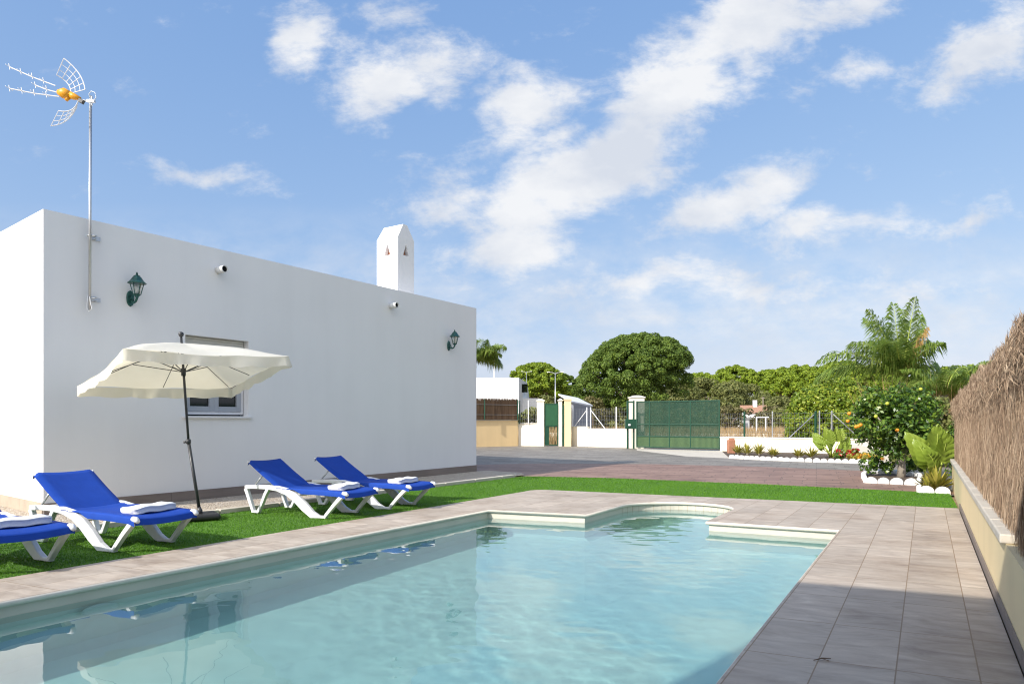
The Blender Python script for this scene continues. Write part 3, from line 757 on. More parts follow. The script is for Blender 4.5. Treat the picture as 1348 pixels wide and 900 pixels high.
# ------------------------------------------------------------------ wall lanterns
def lantern():
    root = empty('wall_lantern', (0, 0, 0))
    # local: -y outward; origin on the wall at the middle of the back plate
    mb = MB()
    pts = [(0, -.125), (.035, -.10), (.055, -.06), (.06, 0), (.055, .06), (.035, .10), (0, .125), (-.035, .10), (-.055, .06), (-.06, 0), (-.055, -.06), (-.035, -.10)]
    mb.prism(pts, lambda p: (p[0], 0, p[1]), lambda p: (p[0] * .85, -.022, p[1] * .92)); mb.build('back_plate', M['verdigris'], root)
    mb = MB(); mb.tube([(0, -.02, -.02), (0, -.06, -.055), (0, -.11, -.07), (0, -.16, -.055), (0, -.19, -.01), (0, -.19, .02)], [.02, .016, .018, .016, .018, .03], 10)
    mb.tube([(0, -.02, .04), (0, -.05, .03), (0, -.075, -.005), (0, -.09, -.05)], .008, 8)
    mb.build('arm', M['verdigris'], root, True)
    cy, zb, zt = -.19, .04, .205
    mb = MB()
    mb.lathe([(.03, -.025), (.05, -.01), (.055, .0), (.045, .01)], (0, cy, zb), 6)
    rb, rt = .05, .092
    for k in range(6):
        a = R(60 * k + 30); ca, sa_ = math.cos(a), math.sin(a)
        mb.tube([(rb*ca, cy + rb*sa_, zb), (rt*ca, cy + rt*sa_, zt)], .006, 6)
    mb.build('cage', M['verdigris'], root)
    mb = MB()
    for k in range(6):
        a, a2 = R(60*k+30), R(60*k+90)
        mb.add([(rb*math.cos(a), cy+rb*math.sin(a), zb+.004), (rb*math.cos(a2), cy+rb*math.sin(a2), zb+.004), (rt*math.cos(a2), cy+rt*math.sin(a2), zt-.003), (rt*math.cos(a), cy+rt*math.sin(a), zt-.003)], [(0, 1, 2, 3)])
    mb.build('glass', M['lamp_glass'], root)
    mb = MB(); mb.lathe([(.128, 0), (.13, .008), (.105, .03), (.085, .055), (.06, .095), (.045, .108), (.048, .115), (.03, .122), (.012, .135), (.016, .15), (.008, .168), (.001, .176)], (0, cy, zt), 12)
    mb.build('roof', M['verdigris'], root)
    mb = MB(); mb.lathe([(.018, 0), (.024, .03), (.042, .06), (.046, .09), (.036, .12), (.012, .138), (.001, .142)], (0, cy, zb + .004), 14); mb.build('bulb', M['bulb'], root, True)
    return root
l1 = lantern()
def on_wall(px_):
    r = (px_ - CX) / F; return (r * HA.y - HA.x) / (HU.x - HU.y * r)
l2 = copy_tree(l1)
for l, px_, py_, lab in ((l1, 171.5, 393, 'green verdigris wall lantern above the parasol, beside the antenna mast'), (l2, 590.5, 455, 'green verdigris wall lantern near the far right corner of the house')):
    t = on_wall(px_); p = hp(t); z = CH + (HY - py_) / F * p.y
    l.location = (p.x, p.y, z); l.rotation_euler = (0, 0, math.atan2(HU.y, HU.x)); tag(l, lab, 'lantern', 'wall lanterns on the house')

# ------------------------------------------------------------------ TV antenna
t = on_wall(119)
for _ in range(8):
    mp_ = hp(t, .12); t -= (mp_.x / mp_.y * F + CX - 119) * .010
ant = empty('tv_antenna', (mp_.x, mp_.y, 2.86), 0, 'tall tv antenna with orange feed box on a steel mast fixed to the house wall', 'antenna')
k_ = mp_.y / F
def ap(px, py, dy=0.0):  # antenna plane point in local coordinates
    return Vector(((px - CX) / F * (mp_.y + dy) - mp_.x, dy, CH + (HY - py) / F * (mp_.y + dy) - 2.86))
mb = MB(); mb.tube([ap(118, 408), ap(119.2, 140)], .019, 12); mb.tube([ap(119.2, 146), ap(119.2, 126)], .015, 10); mb.build('mast', M['grey_metal'], ant, True)
for yy_ in (310, 392):
    mb = MB(); c = ap(118.6, yy_)
    for dz in (-.02, .02):
        mb.tube([c + Vector((-.03, 0, dz)), c + HU * .10 + HN * -.02 + Vector((0, 0, dz)), c + HU * .11 + HN * -.115 + Vector((0, 0, dz))], .008, 6)
    mb.tube([c + Vector((-.04, 0, 0)), c + Vector((.055, .02, 0))], .012, 8)
    q = c + HN * -.112 + HU * .13; mb.box(q, (.12, .012, .06), math.atan2(HU.y, HU.x))
    mb.build('bracket', M['grey_metal'], ant)
mb = MB()
mb.tube([ap(116, 388, -.02), ap(115, 398, -.03), ap(113.5, 404, -.03), ap(117, 410, -.03), ap(121, 406, -.02), ap(119, 398, -.02), ap(118, 390, -.02)], .005, 6)
mb.build('cable', M['white_plastic'], ant, True); mb = MB(); mb.tube([ap(119.5, 132), ap(117, 124, -.02), ap(120, 120, -.02), ap(125, 122, -.02), ap(126.5, 128, -.02), ap(122, 136, -.02)], .005, 6)
mb.build('cable', M['white_plastic'], ant, True)
mb = MB(); mb.box(ap(120, 133.5), (.10, .05, .035)); mb.tube([ap(121, 127), ap(121, 139)], .012, 8); mb.tube([ap(109, 132), ap(117, 134)], .012, 8); mb.build('mast_clamp', M['grey_metal'], ant)
mb = MB(); q = ap(107, 133.5); mb.box(q, (.075, .05, .055), M=Matrix.Rotation(R(30), 3, 'Y')); mb.build('junction_box', M['black_metal'], ant, bevel=.006)
mb = MB()
q0, q1 = ap(106, 130), ap(78, 122)
mb.tube([q0, ap(98, 127.5), ap(93, 125.5)], [.02, .045, .05], 10); mb.tube([ap(92.5, 126), ap(84, 123), ap(76.5, 121.5)], [.055, .075, .035], 12)
mb.tube([ap(90, 128), ap(87, 133)], [.035, .02], 10)
mb.build('feed_box', M['orange'], ant, True)
bm_ = M['white_metal']
for (a, b_, dy, nel) in ((( 73, 113), (12, 88), .14, 4), ((78, 127.5), (12, 116.5), -.14, 4), ((76, 122), (46, 112), 0, 2)):
    mb = MB(); p0, p1 = ap(*a, dy * .6), ap(*b_, dy); mb.tube([p0, (p0+p1)/2 + Vector((0, 0, -.012)), p1], .0075, 6)
    for k in range(nel):
        f = 1 - k / (nel if nel > 2 else 2) * .98; p = p0.lerp(p1, f)
        for (ex_, ez_) in ((.0, .045), (.03, .0)):
            mb.tube([p + Vector((0, -.07, -ez_)) * 1.0 if ex_ else p + Vector((.012, 0, -ez_)), p + Vector((0, .07, ez_)) if ex_ else p + Vector((-.004, 0, ez_))], .0045, 5)
    mb.build('director_boom', bm_, ant)
for (crn, nm) in ((((84, 77), (112, 118), (93, 123), (74.5, 99)), 1), (((77, 146), (103, 133), (101, 141), (67, 166)), -1)):
    mb = MB(); c = [ap(*crn[0], -.2), ap(*crn[1], -.2), ap(*crn[2], .2), ap(*crn[3], .2)]
    nrm = (c[1]-c[0]).cross(c[3]-c[0]).normalized() * .06
    def G(s, q): 
        p = c[0].lerp(c[1], s).lerp(c[3].lerp(c[2], s), q); return p + nrm * (4 * (s - .5) ** 2 - 1) * -nm
    for i in range(4): mb.tube([G(s / 8, i / 3) for s in range(9)], .0075 if i in (0, 3) else .005, 5)
    for i in range(6): mb.tube([G(i / 5, q / 3) for q in range(4)], .005, 5)
    mb.build('reflector_grid', bm_, ant)

# ------------------------------------------------------------------ sun loungers
def ribbon(mb, path, y0, y1):
    """band in the x-z plane: path of (x, z, width)"""
    L = []; Rr = []
    for i, (x, z, w_) in enumerate(path):
        if i == 0: d = Vector((path[1][0]-x, path[1][1]-z))
        elif i == len(path)-1: d = Vector((x-path[-2][0], z-path[-2][1]))
        else: d = Vector((path[i+1][0]-path[i-1][0], path[i+1][1]-path[i-1][1]))
        d.normalize(); nrm = Vector((-d.y, d.x))
        L.append((x + nrm.x*w_/2, z + nrm.y*w_/2)); Rr.append((x - nrm.x*w_/2, z - nrm.y*w_/2))
    n = len(path); vs = []
    for (a, b) in zip(L, Rr): vs += [(a[0], y0, a[1]), (b[0], y0, b[1]), (b[0], y1, b[1]), (a[0], y1, a[1])]
    fs = [(i*4+k, i*4+(k+1) % 4, (i+1)*4+(k+1) % 4, (i+1)*4+k) for i in range(n-1) for k in range(4)]
    fs += [(0, 1, 2, 3), tuple(reversed(((n-1)*4, (n-1)*4+1, (n-1)*4+2, (n-1)*4+3)))]
    mb.add(vs, fs)
HWD = .345
def lounger():
    root = empty('sun_lounger')
    for s in (-1, 1):
        y0, y1 = s * (HWD - .0), s * (HWD - .055)
        mb = MB()
        ribbon(mb, [(-.34, .325, .06), (-.30, .32, .058), (-.16, .19, .05), (-.03, .055, .045), (.0, .022, .04)], y0, y1)
        o = mb.build('leg', M['white_plastic'], root, bevel=.008)
        mb = MB()
        ribbon(mb, [(-.02, .018, .036), (.10, .016, .034), (.22, .035, .10), (.36, .135, .13), (.52, .25, .12), (.68, .325, .10), (.86, .362, .075), (1.05, .372, .06), (1.30, .368, .055), (1.48, .355, .055)], y0, y1)
        mb.build('side_frame', M['white_plastic'], root, bevel=.01)
        mb = MB()
        ribbon(mb, [(1.47, .34, .06), (1.44, .28, .055), (1.36, .10, .05), (1.325, .022, .045)], y0, y1)
        ribbon(mb, [(1.35, .017, .034), (1.21, .017, .034)], y0, y1)
        ribbon(mb, [(1.22, .022, .045), (1.16, .13, .045), (1.09, .27, .05), (1.04, .345, .05)], y0, y1)
        mb.build('leg', M['white_plastic'], root, bevel=.008)
        mb = MB()
        mb.tube([(-.385, s * (HWD - .02), .325), (-.35, s * (HWD - .02), .345), (-.305, s * (HWD - .02), .350)], [.020, .030, .026], 10)
        mb.build('end_cap', M['white_plastic'], root, True)
    mb = MB(); 
    for (x_, z_) in ((-.31, .318), (1.46, .345), (.50, .29)):
        mb = MB(); mb.tube([(x_, -HWD + .045, z_), (x_, HWD - .045, z_)], .02, 10); mb.build('cross_bar', M['white_plastic'], root, True)
    # seat sling with wrapped sides
    mb = MB(); nx, ny = 26, 14; vs = []
    top = []
    for i in range(nx + 1):
        f = i / nx; x = -.356 + f * 1.231
        zc = .372 + .012 * math.sin(f * 3.1) - (.02 * (1 - min(1, f * 14)) ) + (.012 if f > .9 else 0)
        row = []
        for j in range(ny + 1):
            g_ = j / ny * 2 - 1; y = g_ * (HWD - .004)
            z = zc - .02 * (1 - g_ * g_) - (.006 if abs(g_) > .93 else 0)
            row.append((x, y, z))
        drop = .055 if f < .62 else .055 * max(0, 1 - (f - .62) / .12)
        row = [(x, -HWD - .001, zc - .02 - drop), (x, -HWD - .003, zc - .02)] + row + [(x, HWD + .003, zc - .02), (x, HWD + .001, zc - .02 - drop)]
        top.append(row)
    n = len(top[0]); vs = [p for r_ in top for p in r_]
    fs = [(i*n+j, i*n+j+1, (i+1)*n+j+1, (i+1)*n+j) for i in range(nx) for j in range(n-1)]
    b = len(vs); # front roll
    fr = [(p[0] - .006, p[1], p[2] - .058) for p in top[0][2:-2]]
    vs += fr; fs += [(2 + j, 3 + j, b + j + 1, b + j) for j in range(len(fr) - 1)]
    mb.add(vs, fs); mb.build('seat', M['fabric_blue'], root, True)
    # backrest
    bx0, bz0, bx1, bz1 = .85, .372, 1.42, .725
    for s in (-1, 1):
        mb = MB(); yb = s * (HWD - .06)
        mb.tube([(bx0, yb, bz0 - .036), (bx1 - .012, yb, bz1 - .036), (bx1 + .02, yb + s * .045, bz1 - .004)], [.016, .016, .013], 10)
        mb.build('back_frame', M['white_plastic'], root, True)
        mb = MB(); mb.tube([(1.18, s * (HWD - .07), .545), (1.33, s * (HWD - .05), .385)], .011, 8); mb.build('prop_strut', M['grey_metal'], root, True)
    mb = MB(); nx = 14; vs = []
    for i in range(nx + 1):
        f = i / nx; x = bx0 - .01 + (bx1 + .012 - bx0) * f; z = bz0 + (bz1 - bz0) * f + .006 - .012 * math.sin(f * 3.14)
        for j in range(15):
            g_ = j / 7 - 1; edge = .035 * (abs(g_) > .95)
            vs.append((x, g_ * (HWD - .018) * (1 if abs(g_) > .95 else .99), z - .018 * (1 - g_ * g_) - edge + .012 * min(1, f * 4)))
    fs = [(i*15+j, i*15+j+1, (i+1)*15+j+1, (i+1)*15+j) for i in range(nx) for j in range(14)]
    b = len(vs)
    vs += [(p[0] + .014, p[1], p[2] - .045) for p in vs[nx*15:nx*15+15]]
    fs += [(nx*15 + j, nx*15 + j + 1, b + j + 1, b + j) for j in range(14)]
    mb.add(vs, fs); mb.build('backrest', M['fabric_blue'], root, True)
    return root
def towel():
    mb = MB(); rows = []
    L, Wd, H = .50, .27, .075
    n = 16; m_ = 12; vs = []
    for i in range(n + 1):
        f = i / n; y = (f - .5) * L; sq = 1 - .25 * (abs(f - .5) * 2) ** 8
        for k in range(m_ * 2):
            a = 2 * math.pi * k / (m_ * 2); ca, sa_ = math.cos(a), math.sin(a)
            ex_ = .45
            x = math.copysign(abs(ca) ** ex_, ca) * Wd / 2 * sq; z = math.copysign(abs(sa_) ** ex_, sa_) * H / 2 * sq
            if ca < 0 and abs(sa_) < .3: x += .012          # open side shows the fold
            z += .006 * math.sin(y * 23 + x * 9) + .004 * math.sin(x * 40 + y * 11)
            vs.append((x, y, z + H / 2))
    q = m_ * 2
    fs = [(i*q+k, i*q+(k+1) % q, (i+1)*q+(k+1) % q, (i+1)*q+k) for i in range(n) for k in range(q)]
    fs += [tuple(range(q)), tuple(range(n*q, n*q+q))]
    mb.add(vs, fs)
    # spiral fold line seen at both ends
    return mb
AX = Vector((-.885, .465, 0)).normalized()            # from foot end to head end
rzL = math.atan2(AX.y, AX.x)
l0 = lounger()
tw0 = towel().build('folded_towel', M['towel'], None, True)
mids = [((-3.80, 7.07), 0, 'second blue sun lounger from the left, in front of the parasol pole'), ((-4.44, 6.07), -2.0, 'blue sun lounger cut off by the left edge of the picture'),
        ((-2.35, 9.42), 1.0, 'blue sun lounger just right of the parasol, third from the left'), ((-1.66, 10.36), 1.5, 'farthest blue sun lounger, nearest the driveway')]
tlab = ['white folded towel on the lounger in front of the parasol pole', 'white folded towel on the leftmost lounger at the picture edge', 'white folded towel on the lounger just right of the parasol', 'white folded towel on the farthest lounger near the driveway']
for i, ((x, y), dr, lab) in enumerate(mids):
    o = l0 if i == 0 else copy_tree(l0)
    o.location = (x, y, 0); o.rotation_euler = (0, 0, rzL + R(dr))
    tag(o, lab, 'sun lounger', 'blue sun loungers on the lawn by the pool')
    tw = tw0 if i == 0 else tw0.copy()
    if i: COL.objects.link(tw)
    a = rzL + R(dr); off = Vector((math.cos(a), math.sin(a), 0)) * (-.02 + .03 * (i % 2)) + Vector((-math.sin(a), math.cos(a), 0)) * -.04
    tw.location = (x + off.x, y + off.y, .362); tw.rotation_euler = (0, 0, a + R((4, -6, 8, -3)[i]))
    tag(tw, tlab[i], 'towel', 'folded towels on the loungers')

# ------------------------------------------------------------------ parasol
pb = Vector((-4.13, 9.05, 0))
par = empty('parasol', pb, 0, 'cream rectangular parasol with tilted scalloped canopy on a black pole over the lawn', 'parasol')
mb = MB()
for a in range(4):
    an = R(45 + 33 + 90 * a); c = Vector((math.cos(an), math.sin(an), 0)) * .135
    mb.box((c.x, c.y, .045), (.255, .255, .075), R(33))
mb.build('base', M['rubber'], par, bevel=.03, seg=3)
ptop = Vector((-.26, .02, 2.42)); pmid = Vector((-.155, .0, 1.03))
mb = MB(); mb.tube([(0, 0, .06), (0, 0, .40 * .3), (-.012, 0, .16)], [.035, .03, .022], 12); mb.tube([(-.0, 0, .07), pmid + Vector((0, 0, .02))], .021, 12); mb.build('lower_pole', M['black_metal'], par, True)
mb = MB(); mb.tube([pmid + Vector((.006, 0, -.05)), ptop], .016, 12); mb.build('upper_pole', M['black_metal'], par, True)
mb = MB(); mb.lathe([(.001, -.035), (.03, -.03), (.034, 0), (.03, .03), (.001, .035)], pmid, 12); mb.tube([pmid, pmid + Vector((-.05, -.03, -.01))], [.012, .016], 8); mb.build('clamp_knob', M['black_metal'], par, True)
mb = MB(); mb.lathe([(.001, -.038), (.025, -.028), (.035, 0), (.027, .026), (.001, .035)], ptop + Vector((0, 0, .03)), 14); mb.build('finial', M['black_metal'], par, True)
c1, c2, c3 = Vector((-4.55, 8.0, 2.153)) - pb, Vector((-3.07, 9.4, 2.19)) - pb, Vector((-5.79, 9.1, 1.765)) - pb
c4 = c2 + c3 - c1
apex = (c1 + c4) / 2; apex = Vector((ptop.x, ptop.y, 2.335))
quad = [c1, c2, c4, c3]
nrm = (c2 - c1).cross(c3 - c1).normalized()
if nrm.z < 0: nrm = -nrm
mb = MB(); ns_ = 12; nrad = 10
edge = []
for s in range(4):
    for k in range(ns_):
        f = k / ns_; p = quad[s].lerp(quad[(s+1) % 4], f)
        p = p + (apex - p) * (.05 * math.sin(math.pi * f)) + Vector((0, 0, -.045 * math.sin(math.pi * f)))
        edge.append((p, f, s))
ne = len(edge); vs = [tuple(apex)]
for r_ in range(1, nrad + 1):
    g_ = r_ / nrad
    for (p, f, s) in edge:
        q = apex.lerp(p, g_)
        ridge = abs(f - .5) * 2                      # 1 on the ribs, 0 between them
        q = q + nrm * (.03 * math.sin(math.pi * g_) * ridge ** .7 + .010 * g_ * math.sin(g_ * 11 + s * 2 + f * 14))
        vs.append(tuple(q))
fs = [(0, 1 + k, 1 + (k+1) % ne) for k in range(ne)]
for r_ in range(nrad - 1):
    b = 1 + r_ * ne
    fs += [(b + k, b + (k+1) % ne, b + ne + (k+1) % ne, b + ne + k) for k in range(ne)]
mb.add(vs, fs); can = mb.build('canopy', M['canvas'], par, True)
mb = MB(); vs = []
cen = (c1 + c4) / 2
fine = []
for s in range(4):
    for k in range(36):
        f = k / 36; p = quad[s].lerp(quad[(s+1) % 4], f); p = p + (apex - p) * (.05 * math.sin(math.pi * f)) + Vector((0, 0, -.045 * math.sin(math.pi * f))); fine.append((p, f, s))
nf = len(fine)
for r_ in range(5):
    h = r_ / 4
    for (p, f, s) in fine:
        outw = (p - cen); outw.z = 0; outw.normalize()
        wav = .020 * math.sin(f * 19 + s * 1.7) + .016 * math.sin(f * 47 + s) * (.5 + .5 * math.sin(f * 7 + s * 2))
        scal = .008 * math.sin(f * 31 + s)
        drop = (.165 - .03 + scal * 1.2)
        vs.append(tuple(p + outw * (wav * h + .015 * h) + Vector((0, 0, -.003 - drop * h))))
fs = [(r_*nf+k, r_*nf+(k+1) % nf, (r_+1)*nf+(k+1) % nf, (r_+1)*nf+k) for r_ in range(4) for k in range(nf)]
mb.add(vs, fs); mb.build('valance', M['canvas'], par, True)
hub = ptop.lerp(pmid, .075); runner = ptop.lerp(pmid, .34)
mb = MB(); mb.tube([runner - Vector((0, 0, .05)), runner + Vector((0, 0, .05))], [.028, .032], 12); mb.build('runner', M['black_metal'], par, True)
for s in range(4):
    for im_, tgt in enumerate((quad[s], quad[s].lerp(quad[(s+1) % 4], .5))):
        e_ = hub.lerp(tgt, (.93, .86)[im_]) - nrm * (.02, .085)[im_]
        mb = MB(); mb.tube([hub - nrm * .02, hub.lerp(e_, .5) + nrm * (.01 - .03 * im_), e_], .005, 6)
        rb_ = mb.build('rib', M['black_metal'], par)
        mb = MB(); mb.tube([runner, hub.lerp(e_, .5)], .006, 6); mb.build('strut', M['black_metal'], rb_)

# ------------------------------------------------------------------ right wall and brush screen
rw = empty('boundary_wall', wallp(8), 0, 'low cream rendered boundary wall with pale stone coping along the right of the deck', 'wall')
rl = rw.location
def slab(p0, p1, th, z0, z1, mb):
    """upright slab whose left face runs p0-p1; thickness to the right"""
    e = (p1 - p0).normalized(); nn = Vector((e.y, -e.x, 0)) * th
    q = [p0, p1, p1 + nn, p0 + nn]
    mb.add([Vector((p.x, p.y, z0)) for p in q] + [Vector((p.x, p.y, z1)) for p in q], [(0, 1, 2, 3), (7, 6, 5, 4), (0, 4, 5, 1), (1, 5, 6, 2), (2, 6, 7, 3), (3, 7, 4, 0)])
mb = MB(); slab(wallp(-6), wallp(13.4), .22, -.05, .50, mb); mb.build('wall', M['cream'], rw, off=rl)
mb = MB()
D = 4.45
while D < 13.3:
    d1 = min(D + .34, 13.4); slab(wallp(D + .002, -.035), wallp(d1 - .002, -.035), .30, .502, .565 + rnd.uniform(-.003, .003), mb); D += .342
mb.build('coping', M['concrete_pale'], rw, off=rl, bevel=.01)
mb = MB(); D = 2.0
while D < 10.1:
    slab(wallp(D + .002, -.014), wallp(min(D + .40, 10.17) - .002, -.014), .012, -.01, .075, mb); D += .40
mb.build('skirting', M['plinth'], rw, off=rl)
# brush screen
br = empty('brush_fence', wallp(8, .12, .56), 0, 'brown heather brush screen on top of the right boundary wall', 'fence')
bl = br.location
D0, D1 = 1.2, 13.0
def top_z(D): return 1.80 - (D - 3.6) * .017 + .02 * math.sin(D * 2.1) + .025 * math.sin(D * 5.3 + 1)
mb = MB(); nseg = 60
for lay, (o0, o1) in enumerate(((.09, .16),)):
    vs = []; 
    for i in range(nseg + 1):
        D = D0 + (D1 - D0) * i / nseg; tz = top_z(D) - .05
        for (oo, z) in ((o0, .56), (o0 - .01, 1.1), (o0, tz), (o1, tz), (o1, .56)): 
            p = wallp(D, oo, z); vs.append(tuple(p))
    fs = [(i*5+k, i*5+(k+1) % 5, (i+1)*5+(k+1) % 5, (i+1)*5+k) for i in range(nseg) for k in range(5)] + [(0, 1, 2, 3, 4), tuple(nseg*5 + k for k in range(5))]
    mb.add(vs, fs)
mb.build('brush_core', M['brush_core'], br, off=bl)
def strands(name, n, zfun, lenr, wd, spread, offr, m, parent, lo, Dr=None):
    # denser close to the camera
    d0, d1 = Dr or (D0, D1)
    f = nr.random(n); D = 1 / (1/d0 + (1/d1 - 1/d0) * f) if d0 > 1.9 else d0 + (d1 - d0) * f ** 1.6
    Dv = D
    t = (Dv - WALL_A.y) / WALL_U.y
    oo = nr.uniform(*offr, n)
    base = np.array(WALL_A)[None] + t[:, None] * np.array(WALL_U)[None] + oo[:, None] * np.array(WALL_N)[None]
    z = zfun(D, n); base[:, 2] = z
    L = nr.uniform(*lenr, n)
    dirv = np.stack([nr.normal(0, spread, n) , nr.normal(0, spread, n), np.ones(n)], 1)
    dirv = dirv[:, 0:1] * np.array(WALL_U)[None] + dirv[:, 1:2] * np.array(WALL_N)[None] * .6 + np.array([[0, 0, 1.0]])
    dirv = unit(dirv)
    side = unit(np.cross(dirv, unit(nr.normal(0, 1, (n, 3)))))
    w_ = wd * nr.uniform(.5, 1.3, n)[:, None]
    bend = np.array(WALL_U)[None] * nr.normal(0, .02, n)[:, None]
    p0 = base - dirv * L[:, None] / 2; p1 = base + bend; p2 = base + dirv * L[:, None] / 2
    V = np.empty((n, 4, 3)); V[:, 0] = p0; V[:, 1] = p1 + side * w_; V[:, 2] = p2; V[:, 3] = p1 - side * w_
    V = V - np.array(lo)[None, None]
    return np_mesh(name, V.reshape(-1, 3), 4, m, parent)
topf = np.vectorize(top_z)
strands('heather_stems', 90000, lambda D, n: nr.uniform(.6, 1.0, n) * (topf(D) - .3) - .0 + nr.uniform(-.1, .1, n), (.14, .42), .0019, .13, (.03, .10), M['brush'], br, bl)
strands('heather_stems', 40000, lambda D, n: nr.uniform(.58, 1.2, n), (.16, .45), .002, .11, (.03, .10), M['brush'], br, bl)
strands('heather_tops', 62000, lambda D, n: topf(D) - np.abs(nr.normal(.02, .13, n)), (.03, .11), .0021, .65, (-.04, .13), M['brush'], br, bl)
# green netting fence behind the brush and at its far end
nf_ = empty('green_fence', wallp(13.0, .2, 0), 0, 'green netted wire fence with posts behind and beyond the brush screen', 'fence')
mb = MB(); slab(wallp(1.2, .175), wallp(14.2, .175), .012, .56, 1.90, mb); mb.build('netting', M['shade_net'], nf_, off=nf_.location)
for D in (3.2, 5.7, 8.2, 10.7, 13.15):
    p = wallp(D, .20); mb = MB(); mb.tube([(p.x, p.y, .5), (p.x, p.y, 1.84)], .022, 8); mb.lathe([(.024, 0), (.02, .02), (.001, .028)], (p.x, p.y, 1.84), 8); mb.build('post', M['green_metal'], nf_, off=nf_.location)

# ------------------------------------------------------------------ villa behind the camera (casts the shade on the near deck)
c0 = Vector((-4.88, -.50, 0)); e = Vector((.926, -.378, 0)).normalized()
vb = empty('white_villa', c0, math.atan2(e.y, e.x), 'two storey white villa behind the pool, outside the frame', 'house')
mb = MB(); mb.bx(0, 15, -8, 0, -.05, 6.0); mb.build('wall', M['white'], vb)
for (x, z) in ((1.6, .1), (6.5, .1), (11, .1), (2, 3.6), (7, 3.6), (11.4, 3.6)):
    hgt = 2.2 if z < 1 else 1.3
    mb = MB(); mb.bx(x, x + 1.6, .002, .05, z, z + hgt); wv = mb.build('window', M['white_metal'], vb)
    mb = MB(); mb.bx(x + .08, x + 1.52, .052, .06, z + .08, z + hgt - .08); mb.build('pane', M['glass_dark'], wv)

# ------------------------------------------------------------------ foliage generators
def clump_mesh(name, clumps, per, size, m, parent, off=(0, 0, 0), aspect=.55, updir=.25, jitter=.6, fill=.35):
    out = []
    for (c, r, k) in clumps:
        n = max(4, int(per * k))
        d = nr.normal(0, 1, (n, 3)); d[:, 2] += updir; d = unit(d)
        rad = (1 - fill * nr.random(n) ** 1.6)[:, None]
        rr = np.array(r) if hasattr(r, '__len__') else np.array([r, r, r])
        p = np.array(c)[None] + d * rad * rr[None]
        nm = unit(d + nr.normal(0, jitter, (n, 3)))
        t = unit(np.cross(nm, unit(nr.normal(0, 1, (n, 3))))); bt = np.cross(nm, t)
        s = size * nr.uniform(.6, 1.3, n)[:, None]
        V = np.empty((n, 4, 3)); V[:, 0] = p - t * s; V[:, 1] = p - bt * s * aspect; V[:, 2] = p + t * s; V[:, 3] = p + bt * s * aspect
        out.append(V)
    V = np.concatenate(out) - np.array(off)[None, None]
    return np_mesh(name, V.reshape(-1, 3), 4, m, parent)

def pine(loc, Rw, H, zlow, m, label, per=130, size=.20, ncl=150, seed=1, rz=0, trunk_lean=.3, depth=None, skew=0.0, shift=0.0):
    """umbrella pine: domed crown of needle tufts over forking limbs"""
    rr = random.Random(seed)
    root = empty('stone_pine', loc, rz, label, 'tree', 'pines beyond the boundary walls')
    cl = []
    Rd = depth or Rw
    for i in range(ncl):
        a = rr.uniform(0, 2*math.pi); q = math.sqrt(rr.random())
        x, y = math.cos(a) * q * Rw, math.sin(a) * q * Rd
        qs = min(1, math.hypot(x / Rw - shift, y / Rd) / (1 + abs(shift) * .9))
        zt = zlow + (H - zlow) * (max(0, 1 - qs ** 2.3)) ** .55
        zb = zlow + (H - zlow) * .18 * (1 - q) + skew * x
        top = rr.random() < .62
        z = zt - rr.uniform(-.25, .5) * Rw / 7 if top else rr.uniform(zb, zt)
        r = Rw * rr.uniform(.055, .105)
        cl.append(((x * .93, y * .93, z - r * .6), (r, r, r * .8), (r / (Rw*.09)) ** 2))
    for i in range(60):
        a = rr.uniform(0, 2*math.pi); q = math.sqrt(rr.random()) * .75; f = rr.random()
        z0_ = zlow + skew * math.cos(a) * q * Rw + (H - zlow) * (.10 + .55 * f * (1 - q * q)); r = Rw * rr.uniform(.16, .24)
        cl.append(((math.cos(a) * q * Rw, math.sin(a) * q * Rd, z0_), (r, r, r * .6), .8))
    clump_mesh('crown', cl, per, size, m, root, aspect=.6, updir=.5)
    mb = MB()
    mb.tube([(0, 0, -.2), (trunk_lean * .4, 0, zlow * .5), (trunk_lean, 0, zlow * .95)], [Rw*.065, Rw*.05, Rw*.042], 9)
    for i in range(9):
        a = i * 2.399; q = rr.uniform(.35, .75)
        e_ = Vector((math.cos(a) * q * Rw, math.sin(a) * q * Rd, zlow + (H - zlow) * (1 - q * q) * .75))
        s_ = Vector((trunk_lean, 0, zlow * rr.uniform(.65, .93)))
        mb.tube([s_, s_.lerp(e_, .5) + Vector((0, 0, .25)), e_], [Rw*.03, Rw*.02, Rw*.008], 6)
    mb.build('trunk', M['trunk'], root, True)
    return root
pine(at(832, 76), 6.9, 10.9, 3.2, M['pine'], 'large dark umbrella pine with broad domed crown behind the green driveway gate', per=340, size=.10, ncl=560, seed=3, trunk_lean=.8, skew=.22, shift=.14)
pine(at(706, 112), 5.9, 10.7, 5.2, M['pine_light'], 'bright umbrella pine behind the distant white building', per=170, size=.16, ncl=300, seed=5)
pine(at(742, 120), 4.3, 9.4, 3.0, M['pine'], 'dark pine between the distant street lamp and the large umbrella pine', per=170, size=.16, ncl=200, seed=6)
pr = [(1052, 120, 7.8, 10.9, 5.0, 'broad bright green pine left of the palm, behind the distant tiled house'), (968, 150, 6.5, 13.3, 7.5, 'bright flat topped pine above the olive trees right of the gate'),
      (1012, 165, 5.5, 13.6, 8.5, 'small bright pine top on the skyline between two larger pines'), (1108, 140, 7.5, 13.4, 6.5, 'bright green pine behind the left frond of the palm'),
      (1150, 150, 8.5, 13.2, 6.5, 'bright pine directly behind the palm crown'), (920, 165, 6.0, 12.9, 8.0, 'bright pine top just right of the large umbrella pine'), (1215, 130, 7.0, 9.8, 4.5, 'bright pine behind the palm and the brush screen'),
      (1280, 140, 8.0, 9.5, 4.5, 'bright pine behind the far end of the brush screen')]
